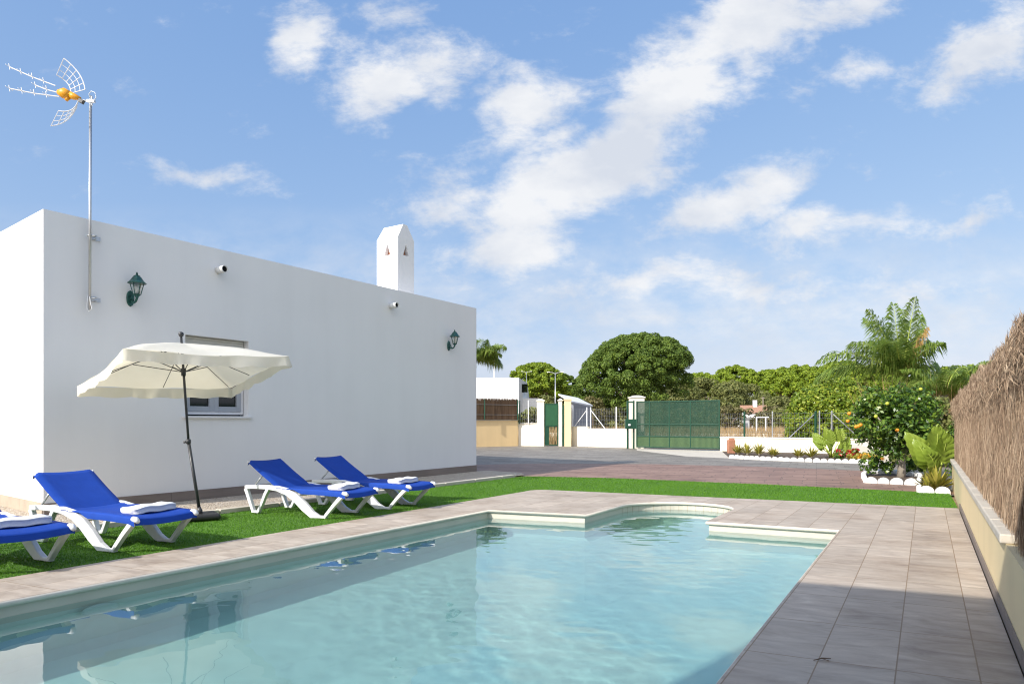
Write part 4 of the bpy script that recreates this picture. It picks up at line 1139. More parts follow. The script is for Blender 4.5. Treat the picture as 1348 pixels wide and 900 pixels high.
for i, (px_, D, r_, H, zl, lab) in enumerate(pr):
    pine(at(px_, D), r_, H, zl, M['pine_light'], lab, per=150, size=.18, ncl=300, seed=20 + i)
def bushy(name, loc, w_, h, m, label, group, zlow=.25, per=90, size=.2, ncl=36, seed=1, trunk=True, cat='tree', tm='trunk', flat=.8, asp=.5):
    rr = random.Random(seed); root = empty(name, loc, rr.uniform(0, 6), label, cat, group)
    cl = []
    for i in range(ncl):
        a = rr.uniform(0, 6.28); q = math.sqrt(rr.random()); f = rr.random()
        z = h * (zlow + (1 - zlow) * f); env = math.sin(math.pi * min(1, .22 + f * .74)) ** .6
        r = w_ * rr.uniform(.17, .30)
        cl.append(((math.cos(a) * q * w_ * .8 * env, math.sin(a) * q * w_ * .8 * env, max(r * .5, z - r * .6)), (r, r, r * flat), 1.0))
    clump_mesh('crown' if trunk else 'foliage', cl, per, size, m, root, aspect=asp, updir=.3)
    mb = MB()
    ht = h * .55
    for i in range(4 if trunk else 6):
        a = rr.uniform(0, 6.28); e_ = Vector((math.cos(a) * w_ * .45, math.sin(a) * w_ * .45, h * rr.uniform(.55, .8)))
        mb.tube([(rr.uniform(-.1, .1) * w_ * .3, 0, -.05), Vector((0, 0, h * .25)).lerp(e_, .3), e_], [w_*.05, w_*.035, w_*.012], 6)
    mb.build('trunk' if trunk else 'stems', M[tm], root, True)
    return root
olive = [(898, 96, 4.2, 7.0), (926, 104, 3.6, 8.3), (945, 92, 3.8, 6.3), (962, 98, 3.6, 7.1), (985, 108, 4.2, 7.4), (1008, 100, 4.2, 5.8), (1030, 96, 4.0, 4.8), (880, 90, 3.8, 5.6),
         (1064, 98, 4.2, 5.2), (1092, 96, 4.2, 5.0), (1120, 92, 4.5, 5.4), (795, 100, 3.4, 4.4), (765, 96, 3.2, 4.6), (718, 100, 3.6, 5.0), (860, 100, 4.2, 5.4), (690, 105, 3.6, 4.6), (1240, 80, 4.0, 4.8)]
nm_ = ['left of', 'above', 'right of']
for i, (px_, D, w_, h) in enumerate(olive):
    bushy('olive_tree', at(px_, D), w_, h, M['olive'], 'grey green bushy tree %s' % ['over the right half of the gate', 'tallest with a rounded top right of the gate', 'directly right of the gate top', 'with dark gaps below the flat topped pine', 'dark bushy above the tiled house', 'low above the tiled house roof', 'low between tiled house and yellow bush', 'beside the right edge of the large pine', 'behind the yellow bush left side', 'behind the yellow bush middle', 'behind the orange tree left side', 'under the large pine left side', 'between shed and large pine', 'behind the pedestrian gate', 'under the large pine right side', 'beside the distant white building', 'behind the reeds near the brush screen'][i],
          'olive and evergreen trees in the distant wood', per=220, size=.17, ncl=44, seed=40 + i, zlow=.1)
shr = [(845, 70, 2.6, 2.6), (875, 68, 2.4, 2.4), (905, 66, 2.4, 2.5), (932, 64, 2.2, 2.3), (958, 62, 2.3, 2.7), (1018, 70, 2.4, 2.9), (1040, 64, 2.2, 2.8), (1058, 60, 2.2, 3.0), (987, 72, 2.2, 2.6), (818, 72, 2.4, 3.2), (795, 76, 2.4, 3.2), (780, 72, 2.4, 3.9), (700, 60, 2.0, 2.4), (1080, 56, 2.2, 2.8)]
sl = ['behind the left end of the sliding gate', 'behind the middle left of the sliding gate', 'behind the middle of the sliding gate', 'behind the right end of the sliding gate', 'behind the green fence post', 'right of the tiled house', 'left of the braced fence post', 'behind the braced fence post', 'in front of the tiled house', 'left of the tall gate pillar', 'between shed and gate pillar', 'beside the grey shed', 'behind the wire panel by the pedestrian gate', 'left of the yellow bush']
for i, (px_, D, w_, h) in enumerate(shr):
    bushy('shrub', at(px_, D), w_, h, M['shrub_dry' if i % 3 else 'olive'], 'dry olive coloured shrub in the field ' + sl[i], 'shrubs in the dry field', per=80, size=.16, ncl=22, seed=80 + i, trunk=False, cat='shrub')
# far wood closing the horizon
cl = []
for i in range(900):
    x = rnd.uniform(-170, 330); y = rnd.uniform(185, 260); r = rnd.uniform(2.5, 5)
    cl.append(((x, y, rnd.uniform(1, 8.5)), (r, r, r * .7), 1))
tag(clump_mesh('distant_wood', cl, 60, .7, M['olive'], None), 'far mass of dark green woodland along the horizon', 'woodland', kind='stuff')
# dry grass in the field behind the walls
def tallgrass(name, P, n, h, wd, m, z0=-.06):
    xs = [p[0] for p in P]; ys = [p[1] for p in P]
    X = nr.uniform(min(xs), max(xs), n); Y = nr.uniform(min(ys), max(ys), n)
    ok = in_poly(X, Y, [Vector((*p, 0)) for p in P]); X, Y = X[ok], Y[ok]; k = len(X)
    H = h * nr.uniform(.5, 1.25, k); a = nr.uniform(0, 6.28, k); la = nr.uniform(0, 6.28, k); ll = H * nr.uniform(.05, .45, k)
    V = np.empty((k, 3, 3)); w_ = wd * nr.uniform(.6, 1.4, k)
    V[:, 0] = np.stack([X - np.cos(a)*w_, Y - np.sin(a)*w_, np.full(k, z0)], 1); V[:, 1] = np.stack([X + np.cos(a)*w_, Y + np.sin(a)*w_, np.full(k, z0)], 1)
    V[:, 2] = np.stack([X + np.cos(la)*ll, Y + np.sin(la)*ll, z0 + H], 1)
    return tag(np_mesh(name, V.reshape(-1, 3), 3, m), kind='stuff')
o = tallgrass('dry_grass', [(-3, 39), (7.5, 37), (12, 33.5), (22, 31), (40, 50), (30, 62), (-5, 62)], 60000, .85, .025, M['drygrass']); tag(o, 'tall tan dry grass in the field behind the boundary walls', 'grass')

# ------------------------------------------------------------------ front boundary walls, gates
def wallseg(name, p0, p1, z1, th, m, label, cap=.05, capm=None, capw=.03, capovr=None):
    root = empty(name, (p0 + p1) / 2, 0, label, 'wall'); off = root.location
    mb = MB(); slab(p0, p1, th, -.08, z1, mb); mb.build('wall', m, root, off=off)
    if cap:
        e = (p1 - p0).normalized(); nn = Vector((e.y, -e.x, 0))
        mb = MB(); slab(p0 - nn * capw - e * .01, p1 - nn * capw + e * .01, th + 2 * capw, z1 + .002, z1 + cap, mb); mb.build('coping', capm or M['pale'], root, off=off, bevel=.01)
    return root
# slab puts thickness to the right of travel: travel right-to-left so it goes away from the camera
wallseg('garden_wall', at(681.5, 36.2), at(560, 33.5), 1.33, .2, M['beige'], 'orange beige wall under the brown reed screen, beside the house corner', .05, M['concrete'])
wallseg('garden_wall', at(707.5, 36.2), at(682.5, 36.4), 1.15, .2, M['pale'], 'low white wall left of the pedestrian gate, under a wire panel', .04)
wallseg('garden_wall', at(826, 33.9), at(774, 35.3), .88, .2, M['pale'], 'low white wall left of the driveway gate, under the wire fence', .04)
wallseg('garden_wall', at(773.5, 35.4), at(752.5, 36.2), .98, .2, M['pale'], 'short slightly taller white wall right of the pedestrian gate', .04)
wr = wallseg('garden_wall', at(1262, 24.6), at(948, 30.2), .56, .22, M['pale'], 'long low white wall behind the flower bed right of the driveway gate', .05)
wallseg('garden_wall', at(1075, 39.5), at(705, 44.5), .50, .2, M['pale'], 'low cream wall on the far side of the lane, seen through both gates', .04)
# reed screen
def canes(name, p0, p1, z0, z1, n, m, label):
    root = empty(name, (p0+p1)/2 + Vector((0, 0, z0)), 0, label, 'fence'); off = np.array(root.location)
    f = nr.random(n); e = np.array(p1 - p0); L = np.linalg.norm(e); en = e / L; nn = np.array([en[1], -en[0], 0])
    base = np.array(p0)[None] + f[:, None] * e[None] + nn[None] * nr.uniform(-.02, .02, n)[:, None]
    h = (z1 - z0) * nr.uniform(.86, 1.08, n); tilt = nr.normal(0, .035, n)
    w_ = .013 * nr.uniform(.6, 1.3, n)
    V = np.empty((n, 4, 3)); a = base.copy(); a[:, 2] = z0; b = base + en[None] * (tilt * h)[:, None]; b[:, 2] = z0 + h
    V[:, 0] = a - en * w_[:, None]; V[:, 1] = a + en * w_[:, None]; V[:, 2] = b + en * w_[:, None] * .5; V[:, 3] = b - en * w_[:, None] * .5
    np_mesh('canes', (V - off).reshape(-1, 3), 4, m, root)
    mb = MB()
    for z in (z0 + .25, z1 - .25): mb.tube([Vector((p0.x, p0.y - .04, z)), Vector((p1.x, p1.y - .04, z))], .008, 5)
    mb.build('wire', M['grey_metal'], root, off=root.location)
    return root
rs = canes('reed_screen', at(681, 36.1), at(560, 33.4), 1.38, 2.40, 3200, M['reed'], 'dark brown reed screen on top of the orange beige wall')
for px_, c_ in ((638, 'green_metal'), (681.5, 'green_metal')):
    p = at(px_, 34.9 if px_ < 660 else 36.05); mb = MB(); mb.tube([(p.x, p.y, 1.36), (p.x, p.y, 2.42)], .03, 8); mb.build('post', M[c_], rs, off=rs.location)
# wire fences
def wire_fence(p0, p1, z0, z1, posts, label, pm='white_metal', brace=(), mm=None, sp=.10, group='wire fences on the boundary walls'):
    root = empty('wire_fence', (p0+p1)/2 + Vector((0, 0, z0)), 0, label, 'fence', group); off = root.location
    e = p1 - p0; L = e.length; en = e / L; mb = MB()
    k = int(L / sp)
    for i in range(k + 1):
        q = p0 + en * (i * sp); mb.tube([(q.x, q.y, z0 + .02), (q.x, q.y, z1 - .03)], .0035, 3, False)
    nz = int((z1 - z0) / .2)
    for j in range(nz + 1):
        z = z0 + .03 + (z1 - z0 - .06) * j / nz; mb.tube([(p0.x, p0.y, z), (p1.x, p1.y, z)], .0035, 3, False)
    mb.build('wire_mesh', M['grey_metal'], root, off=off)
    for f in posts:
        f, pmm, rad = f if isinstance(f, tuple) else (f, pm, .03)
        q = p0 + e * f; mb = MB(); mb.tube([(q.x, q.y, z0 - .02), (q.x, q.y, z1 + .03)], rad, 8); mb.lathe([(rad + .003, 0), (rad, .02), (.001, .03)], (q.x, q.y, z1 + .03), 8); mb.build('post', M[pmm], root, off=off)
    for (f, s) in brace:
        q = p0 + e * f; r_ = q + en * s; mb = MB(); mb.tube([(q.x, q.y, z1 - .08), (r_.x, r_.y, z0)], .02, 6); mb.build('brace', M[pm], root, off=off)
    return root
def fz(px, py, D): return CH + (HY - py) / F * D
wire_fence(at(683, 36.3), at(706, 36.15), 1.17, fz(690, 528, 36.2), [(.05, 'green_metal', .03), (.55, 'white_metal', .03)], 'short wire fence panel between reed screen and pedestrian gate pillar')
wire_fence(at(753, 36.25), at(824, 33.95), .92, fz(775, 537, 35), [.0, .29, .36, .83], 'wire fence with white braced posts left of the driveway gate', brace=((.29, -.9), (.36, .9)))
wire_fence(at(950, 30.3), at(1262, 24.8), .60, fz(1000, 543, 29), [(.115, 'green_metal', .045), (.25, 'grey_metal', .03), (.445, 'green_metal', .05), (.452 + .01, 'grey_metal', .03), (.515, 'grey_metal', .03), (.68, 'grey_metal', .03)], 'wire fence with green and steel posts right of the driveway gate', pm='grey_metal', brace=((.44, -1.0), (.52, 1.0)))
# pillars
def pillar(px0, px1, D, z1, m, label, dep=.38, cap=True, group='pillars beside the gates', capm=None):
    p0, p1 = at(px0, D), at(px1, D); c = (p0 + p1) / 2 + Vector((0, dep / 2, 0)); w_ = p1.x - p0.x
    root = empty('gate_pillar', c, 0, label, 'pillar', group)
    mb = MB(); mb.box((0, 0, z1 / 2 - .04), (w_, dep, z1 + .08)); mb.build('shaft', m, root, bevel=.01)
    if cap:
        mb = MB(); mb.box((0, 0, z1 + .03), (w_ + .08, dep + .08, .06)); 
        hw, hd = w_ / 2 + .01, dep / 2 + .01
        mb.add([(-hw, -hd, z1 + .06), (hw, -hd, z1 + .06), (hw, hd, z1 + .06), (-hw, hd, z1 + .06), (-hw * .4, -hd * .4, z1 + .13), (hw * .4, -hd * .4, z1 + .13), (hw * .4, hd * .4, z1 + .13), (-hw * .4, hd * .4, z1 + .13)],
               [(0, 1, 5, 4), (1, 2, 6, 5), (2, 3, 7, 6), (3, 0, 4, 7), (4, 5, 6, 7)])
        mb.build('cap', capm or m, root, bevel=.008)
    return root
pillar(707, 716.3, 36.0, 2.34, M['pale'], 'white pillar left of the pedestrian gate', dep=.36)
pillar(735.4, 740, 36.0, 2.36, M['pale'], 'narrow white pillar right of the pedestrian gate', dep=.3)
pillar(743.5, 752, 35.6, 2.38, M['cream'], 'cream pillar right of the pedestrian gate beside the wire fence', dep=.5)
pillar(830.5, 848.5, 33.2, 2.42, M['pale'], 'tall white capped pillar rising behind the left end of the sliding gate', dep=.6)
# wall cap between (beam over gate side)
# pedestrian gate
pg = empty('pedestrian_gate', at(725.5, 36.05), 0, 'narrow green metal pedestrian gate with open lower grille', 'gate'); off = pg.location
x0, x1 = at(716.8, 36.05).x, at(735, 36.05).x; y = 36.05; zt = fz(725, 531, 36)
mb = MB(); frame(mb, x0, x1, .02, zt, .05, y - .02, y + .03); mb.bx(x0 + .05, x1 - .05, y - .02, y + .03, 1.0, 1.07); mb.build('frame', M['green_metal'], pg, off=off)
mb = MB(); mb.bx(x0 + .05, x1 - .05, y - .002, y + .006, 1.07, zt - .05); mb.build('upper_panel', mat('gate_green_sheet', (.014, .085, .035), .5, .2, 6), pg, off=off)
mb = MB(); mb.bx(x0 + .05, x0 + .24, y - .002, y + .006, .07, 1.0)
for k in range(6): xx = x0 + .29 + k * .075; mb.bx(xx, xx + .012, y - .002, y + .01, .07, 1.0)
mb.build('lower_grille', M['green_metal'], pg, off=off)
mb = MB(); mb.tube([(x1 - .06, y - .05, 1.04), (x1 - .16, y - .05, 1.04)], .012, 6); mb.build('handle', M['black_metal'], pg, off=off)
ol = empty('open_gate_leaf', at(741.7, 35.9), 0, 'dark green gate leaf seen edge on between the two right hand pillars', 'gate')
mb = MB(); mb.box((0, .25, 1.06), (.11, .5, 2.1)); mb.build('frame', M['green_metal'], ol, bevel=.01)
mb = MB(); mb.tube([(-.02, -.03, 1.0), (-.02, -.03, 1.12)], .012, 6); mb.build('handle', M['black_metal'], ol)
# sliding gate
sg0, sg1 = at(838.5, 32.4), at(947, 30.3)
gv = sg1 - sg0; gL = gv.length; ga = math.atan2(gv.y, gv.x)
sgate = empty('sliding_gate', sg0, ga, 'wide green metal sliding driveway gate with mesh upper panels', 'gate', None)
gzt = 2.24
mb = MB(); xsv = [0, .163, .41, .665, 1.0]
for f in xsv: x = f * gL; mb.bx(x - .03, x + .03, -.03, .03, .06, gzt)
for z in (.06, .56, 1.12, gzt - .06): 
    for a, b in zip(xsv[:-1], xsv[1:]): mb.bx(a * gL + .03, b * gL - .03, -.028, .028, z, z + .055)
mb.build('frame', M['green_metal'], sgate, bevel=.004)
pm_ = M['mesh_green']
for a, b in zip(xsv[:-1], xsv[1:]):
    mb = MB(); mb.bx(a*gL + .03, b*gL - .03, -.003, .003, 1.175, gzt - .06); mb.bx(a*gL + .03, b*gL - .03, -.003, .003, .615, 1.12); mb.build('mesh_panel', pm_, sgate)
    mb = MB(); kb = int((b - a) * gL / .055)
    for q in range(1, kb): xx = a*gL + .03 + ((b - a)*gL - .06) * q / kb; mb.bx(xx - .004, xx + .004, -.014, -.006, .115, gzt - .06)
    mb.build('bars', M['green_metal'], sgate)
mb = MB()
for a, b in zip(xsv[:-1], xsv[1:]): mb.bx(a*gL + .03, b*gL - .03, -.004, .004, .115, .56)
mb.build('lower_panel', mat('gate_green_kick_panel', (.06, .115, .04), .55, .15, 5), sgate)
# intercom and posts
gm = empty('gate_post', at(833, 32.6), 0, 'green steel gate posts with lock box left of the sliding gate', 'gate post'); off = gm.location
mb = MB()
for px_ in (826, 834.2): p = at(px_, 32.6); mb.box((p.x, p.y, 1.12), (.075, .075, 2.3))
mb.build('post', M['green_metal'], gm, off=off, bevel=.004)
mb = MB(); p = at(830, 32.5); mb.box((p.x, p.y, 1.16), (.52, .22, .46)); mb.build('lock_box', M['green_metal'], gm, off=off, bevel=.02)
mb = MB(); p = at(828.5, 32.34); mb.box((p.x, p.y, 1.12), (.10, .03, .08)); mb.build('nameplate', M['white_plastic'], gm, off=off)
mb = MB(); p = at(830, 32.6); mb.box((p.x, p.y, 2.2), (.32, .05, .07)); mb.build('top_bar', M['green_metal'], gm, off=off)

# ------------------------------------------------------------------ beyond the walls
# distant white building
wb = empty('distant_building', at(655, 70), 0, 'distant white flat roofed building behind the reed screen', 'building')
def wbp(px, D=70): return at(px, D).x - wb.location.x
zt = fz(655, 497, 70)
mb = MB(); mb.add([(wbp(600), -0, 0), (wbp(683), 0, 0), (wbp(703, 78), 8, 0), (wbp(640, 80), 10, 0), (wbp(600), 0, zt), (wbp(683), 0, zt), (wbp(694, 78), 8, zt - .1), (wbp(640, 80), 10, zt)], [(0, 1, 5, 4), (1, 2, 6, 5), (2, 3, 7, 6), (4, 5, 6, 7), (3, 0, 4, 7)])
mb.build('wall', M['white'], wb)
for (px_, py0, py1, D) in ((686.5, 506, 516, 73), (691.5, 506, 516, 75)):
    mb = MB(); p = at(px_, D) - wb.location; mb.box((p.x, p.y - .3, fz(0, (py0+py1)/2, D)), (.7, .12, .9), R(55)); mb.build('window', M['glass_dark'], wb)
mb = MB(); mb.box((wbp(697, 76), 5, 1.8), (2.0, 3, 3.9)); mb.build('annex', M['white'], wb)
mb = MB(); mb.tube([(wbp(650), 2, zt), (wbp(650), 2, zt + 2)], .08, 6); mb.tube([(wbp(650) - .5, 2, zt + 1.9), (wbp(650) + .5, 2, zt + 1.9)], .04, 6); mb.build('roof_pipe', M['white_metal'], wb)
# grey shed
sh_ = empty('shed', at(766, 52), 0, 'grey shed with a pale sloping roof behind the pedestrian gate', 'shed')
def shp(px, D): return at(px, D).x - sh_.location.x
mb = MB(); mb.add([(shp(755, 50), -2, 0), (shp(779, 58), 6, 0), (shp(760, 62), 8, 0), (shp(740, 54), 2, 0), (shp(755, 50), -2, fz(0, 530, 50)), (shp(779, 58), 6, fz(0, 535, 58)), (shp(760, 62), 8, 2.4), (shp(740, 54), 2, 2.4)], [(0, 1, 5, 4), (1, 2, 6, 5), (2, 3, 7, 6), (3, 0, 4, 7)]); mb.build('wall', M['grey_wall'], sh_)
mb = MB(); z_a, z_b = fz(0, 530, 50), fz(0, 535, 58)
mb.add([(shp(751, 50), -2.4, z_a), (shp(780, 58.5), 6.3, z_b), (shp(758, 62), 8, z_b + .7), (shp(735, 54), 2, z_a + .7), (shp(751, 50), -2.4, z_a + .12), (shp(780, 58.5), 6.3, z_b + .12), (shp(758, 62), 8, z_b + .82), (shp(735, 54), 2, z_a + .82)], [(0, 1, 2, 3), (7, 6, 5, 4), (0, 4, 5, 1), (1, 5, 6, 2), (2, 6, 7, 3), (3, 7, 4, 0)]); mb.build('roof', M['white'], sh_)
# street lamps
def street_lamp(px_, D, pytop, lab):
    p = at(px_, D); z = fz(0, pytop, D); root = empty('street_lamp', p, 0, lab, 'street lamp', 'distant street lamps')
    mb = MB(); mb.tube([(0, 0, 0), (0, 0, z)], [.07, .035], 8); mb.build('pole', M['grey_metal'], root, True)
    for s in (-1, 1):
        mb = MB(); mb.tube([(0, 0, z - .15), (s * .25, 0, z - .02), (s * .5, 0, z + .02)], .02, 6); mb.box((s * .62, 0, z + .03), (.28, .16, .06)); mb.build('lamp_head', M['white_metal'], root)
street_lamp(693, 95, 489, 'pale twin headed street lamp above the distant white building'); street_lamp(731, 62, 490, 'grey twin headed street lamp behind the pedestrian gate')
def pole(px_, D, z, lab):
    root = empty('utility_pole', at(px_, D), 0, lab, 'pole', 'thin utility poles'); mb = MB(); mb.tube([(0, 0, 0), (0, 0, z)], .06, 6); mb.build('shaft', M['trunk_pale'], root); mb = MB(); mb.box((0, 0, z - .15), (.5, .06, .06)); mb.build('crossarm', M['trunk_pale'], root)
pole(1065, 70, fz(0, 510, 70), 'thin pale pole above the left edge of the yellow bush'); pole(1004.5, 82, fz(0, 522, 82), 'thin pole beside the tiled house chimney')
# goal frame and hut
gf = empty('goal_frame', at(1003, 48), 0, 'small white goal frame in the dry field behind the wire fence', 'goal')
for x in (at(996, 48).x - gf.location.x, at(1008, 48).x - gf.location.x):
    mb = MB(); mb.tube([(x, 0, 0), (x, 0, fz(0, 549, 48))], .05, 6); mb.build('post', M['white_metal'], gf)
mb = MB(); zz = fz(0, 549, 48); mb.tube([(at(996, 48).x - gf.location.x, 0, zz), (at(1012, 48).x - gf.location.x, 0, zz)], .05, 6); mb.build('crossbar', M['white_metal'], gf)
hk = empty('hut', at(975, 66), R(20), 'small pale hut standing in the field left of the goal frame', 'hut')
mb = MB(); mb.box((0, 0, .75), (1.1, 1.2, 1.5)); mb.build('wall', M['white'], hk); mb = MB(); mb.box((0, 0, 1.54), (1.3, 1.4, .06)); mb.build('roof', M['white_metal'], hk)
mb = MB(); mb.box((0.1, -.605, .8), (.5, .01, .6)); mb.build('door', M['grey_wall'], hk)
th_ = empty('tiled_house', at(994, 86), R(-12), 'distant white house with clay tiled roof among the olive trees', 'house')
th_.scale = (.62, .62, .9)
mb = MB(); mb.box((0, 3, 1.3), (4.6, 6, 2.6)); mb.build('wall', M['white'], th_)
mb = MB(); mb.add([(-2.6, -.3, 2.55), (2.6, -.3, 2.55), (2.6, 6.3, 2.55), (-2.6, 6.3, 2.55), (-2.6, 3, 3.7), (2.6, 3, 3.7)], [(0, 1, 5, 4), (2, 3, 4, 5), (1, 2, 5), (3, 0, 4), (3, 2, 1, 0)]); rf_ = mb.build('roof', M['roof_tile'], th_)
mb = MB(); mb.box((.3, 2.6, 3.9), (.8, .7, 1.0)); mb.build('chimney', M['white'], rf_)
mb = MB(); mb.add([(-2.9, -.6, 2.4), (-.6, -.6, 1.3), (-.6, -.5, 1.3), (-2.9, -.5, 2.4), (-3.2, -.6, 2.9), (-.4, -.6, 1.7), (-.4, -.5, 1.7), (-3.2, -.5, 2.9)], [(0, 1, 5, 4), (3, 2, 6, 7), (4, 5, 6, 7), (0, 3, 7, 4), (1, 2, 6, 5)]); mb.build('stair_parapet', M['white'], th_)

# ------------------------------------------------------------------ palms
def frond(mbR, leaf, base, d0, L, droop, n=34, ll=.55, side=None, tw=0.0):
    """rachis curve from base in direction d0, bending down; returns leaflet quads"""
    d = Vector(d0).normalized(); p = Vector(base); pts = [p.copy()]; step = L / n; dirs = [d.copy()]
    for i in range(n):
        d = (d + Vector((0, 0, -droop * step * (0.35 + 1.6 * i / n)))).normalized(); p = p + d * step; pts.append(p.copy()); dirs.append(d.copy())
    mbR.tube(pts[::3] + [pts[-1]], [.028 * (1 - .85 * k / (len(pts[::3]))) for k in range(len(pts[::3]) + 1)], 5)
    for i in range(3, n + 1):
        f = i / n; l_ = ll * math.sin(math.pi * min(1, .12 + f * .86)) ** .6
        dd = dirs[i]; s = dd.cross(Vector((0, 0, 1)));
        if s.length < .1: s = Vector((1, 0, 0))
        s.normalize(); upv = s.cross(dd).normalized()
        for sg_ in (-1, 1):
            for rep in range(3):
                a = s * sg_ * (1 + rnd.uniform(-.15, .15)) + dd * rnd.uniform(.45, .8) + upv * rnd.uniform(-.15, .45) + Vector((rnd.uniform(-.2, .2),) * 3)
                a.normalize(); q = pts[i] - dd * step * rnd.random()
                m_ = q + a * l_ * .55 + Vector((0, 0, -.04 * l_)); e_ = q + a * l_ * .9 + Vector((-.08 * l_, 0, -.45 * l_ * rnd.uniform(.6, 1.7)))
                wv = dd * .024
                leaf.append((q - wv * .5, m_ - wv, e_, m_ + wv))
def palm_tree(loc, zc, fronds, label, ll, trunk_r=.14, dry=(), group='palm trees'):
    root = empty('palm_tree', loc, 0, label, 'palm tree', group)
    mb = MB(); k = 10
    mb.tube([(0, 0, -.1)] + [(.02 * math.sin(i), 0, zc * i / k) for i in range(1, k + 1)], [trunk_r * 1.3] + [trunk_r * (1.15 - .25 * i / k + .05 * (i % 2)) for i in range(k)], 10); mb.build('trunk', M['trunk_pale'], root, True)
    for i, (d, L, dr) in enumerate(fronds):
        mb = MB(); leaf = []
        frond(mb, leaf, (0, 0, zc), d, L, dr, ll=ll)
        fr = mb.build('frond', M['stem'], root, True)
        V = np.array([[tuple(v) for v in q] for q in leaf]).reshape(-1, 3)
        np_mesh('leaflets', V, 4, M['palm_dry' if i in dry else 'palm'], fr)
    return root
zc = fz(0, 497, 24)
pf = [((-1.0, -.1, .75), 3.4, .35), ((-.9, .5, .55), 3.0, .4), ((.12, -.25, 1.6), 2.8, .03), ((-.45, .1, 1.5), 2.7, .28), ((-.25, .5, 1.4), 2.7, .3), ((.4, .2, 1.5), 2.5, .30), ((.45, -.1, 1.5), 1.9, .42), ((.9, .3, .7), 1.6, .6), ((-.4, -.5, 1.0), 2.2, .6), ((.35, -.5, 1.0), 1.8, .6), ((0, .8, 1.2), 2.5, .4), ((.7, .5, 1.2), 2.3, .35), ((-.05, .2, 1.7), 2.7, .12), ((-.7, -.2, .95), 2.6, .5)]
palm_tree(at(1187, 24), zc, pf, 'tall palm with feathery fronds rising behind the orange tree', .85, .13, dry=(6,))
pf2 = [((math.cos(a), math.sin(a), rnd.uniform(.5, 1.4)), rnd.uniform(1.7, 2.3), rnd.uniform(.35, .6)) for a in [k * .62 for k in range(10)]]
palm_tree(at(1243, 23), fz(0, 520, 23), pf2, 'lower palm with dark fronds peeking above the brush screen', .6)
pf3 = [((math.cos(a), math.sin(a), rnd.uniform(.3, 1.5)), rnd.uniform(1.9, 2.6), rnd.uniform(.4, .6)) for a in [k * .37 for k in range(20)]]
palm_tree(at(623, 46), fz(0, 474, 46), pf3, 'palm half hidden behind the far corner of the house', 1.0, .16)

# ------------------------------------------------------------------ orange tree
ot = empty('orange_tree', at(1186, 15.9), 0, 'round orange tree with dark glossy leaves and a few fruits in an edged bed', 'orange tree')
cl = []
rr = random.Random(11)
for i in range(110):
    d = Vector((rr.gauss(0, 1), rr.gauss(0, 1), rr.gauss(0, 1))).normalized(); q = rr.random() ** .35
    r = rr.uniform(.17, .28)
    p = Vector((d.x * 1.0, d.y * .95, d.z * .86)) * q * .92 + Vector((-.12, 0, 1.30))
    if p.z < .45 and abs(p.x) > .9: p.z += .3
    cl.append((tuple(p), (r, r, r), 1))
clump_mesh('crown', cl, 105, .052, M['citrus'], ot, aspect=.5, updir=.2, jitter=.8, fill=.6)
mb = MB(); mb.tube([(0, 0, -.05), (.02, 0, .25), (-.03, 0, .6), (-.08, 0, 1.1)], [.10, .085, .07, .04], 10)
for k in range(7):
    a = k * 2.4; mb.tube([(-.02, 0, .45 + .07 * k), (math.cos(a) * .3, math.sin(a) * .3, .8 + .06 * k), (math.cos(a) * .7, math.sin(a) * .65, 1.1 + .1 * k)], [.04, .025, .01], 6)
mb.build('trunk', M['trunk_pale'], ot, True)
for (px_, py_, g_) in ((1118, 544, 0), (1130, 560.5, 0), (1127, 561.5, 0), (1133, 559, 0), (1116, 554, 0), (1168, 531, 1), (1200, 539, 1), (1153, 548, 1), (1212, 512, 1), (1181, 566, 0)):
    D = 15.05 + .4 * abs(px_ - 1180) / 65 * 1.3; p = at(px_, D, fz(0, py_, D)) - ot.location; mb = MB()
    mb.lathe([(.001, -.042), (.025, -.034), (.041, -.012), (.042, .01), (.03, .031), (.001, .04)], p, 10); mb.build('fruit', M['fruit_green' if g_ else 'fruit'], ot, True)

def scallop_edge(pts, label, r=.12, closed=False, step=None, group='white scalloped bed edgings', squash=.55):
    """row of half-round whitewashed edging pieces: one moulded edging"""
    mid = sum(pts, Vector()) / len(pts); root = empty('bed_edging', Vector((mid.x, mid.y, 0)), 0, label, 'edging', group)
    mb = MB(); step = step or r * 1.9
    for a, b in zip(pts[:-1], pts[1:]):
        L = (b - a).length; k = max(1, round(L / step)); e = (b - a).normalized(); an = math.atan2(e.y, e.x)
        for i in range(k):
            c = a.lerp(b, (i + .5) / k) + Vector((rnd.uniform(-.01, .01), rnd.uniform(-.01, .01), 0)); rr_ = L / k / 2 * rnd.uniform(.93, 1.0)
            poly = [(-rr_, -.05), (rr_, -.05)] + [(rr_ * math.cos(t), .02 + rr_ * squash * math.sin(t) * 1.5) for t in [math.pi * j / 8 for j in range(9)]]
            Rm = Matrix.Rotation(an, 3, 'Z')
            mb.prism(poly, lambda p: Rm @ Vector((p[0], -.035, p[1])) + c, lambda p: Rm @ Vector((p[0], .035, p[1])) + c)
    mb.build('edging_blocks', M['stone_white'], root, off=root.location, bevel=.008)
    return root
bedA = [gp(1136, 627.5), gp(1139, 634), gp(1172, 635.5), gp(1209, 637.5), gp(1212, 628)]
scallop_edge(bedA, 'white scalloped edging round the bed of the orange tree', r=.11)
scallop_edge([gp(1211, 627.5), gp(1175, 623), gp(1143, 623.5), gp(1136, 627.5)], 'white scalloped edging behind the orange tree trunk', r=.11)
sheet('bed_soil', [gp(1137, 628), gp(1139, 633.8), gp(1209, 637), gp(1230, 630), gp(1175, 622), gp(1143, 623)], .0, M['soil'])
bedB = [gp(1209, 642), gp(1210, 647.5), gp(1252, 649.0)]
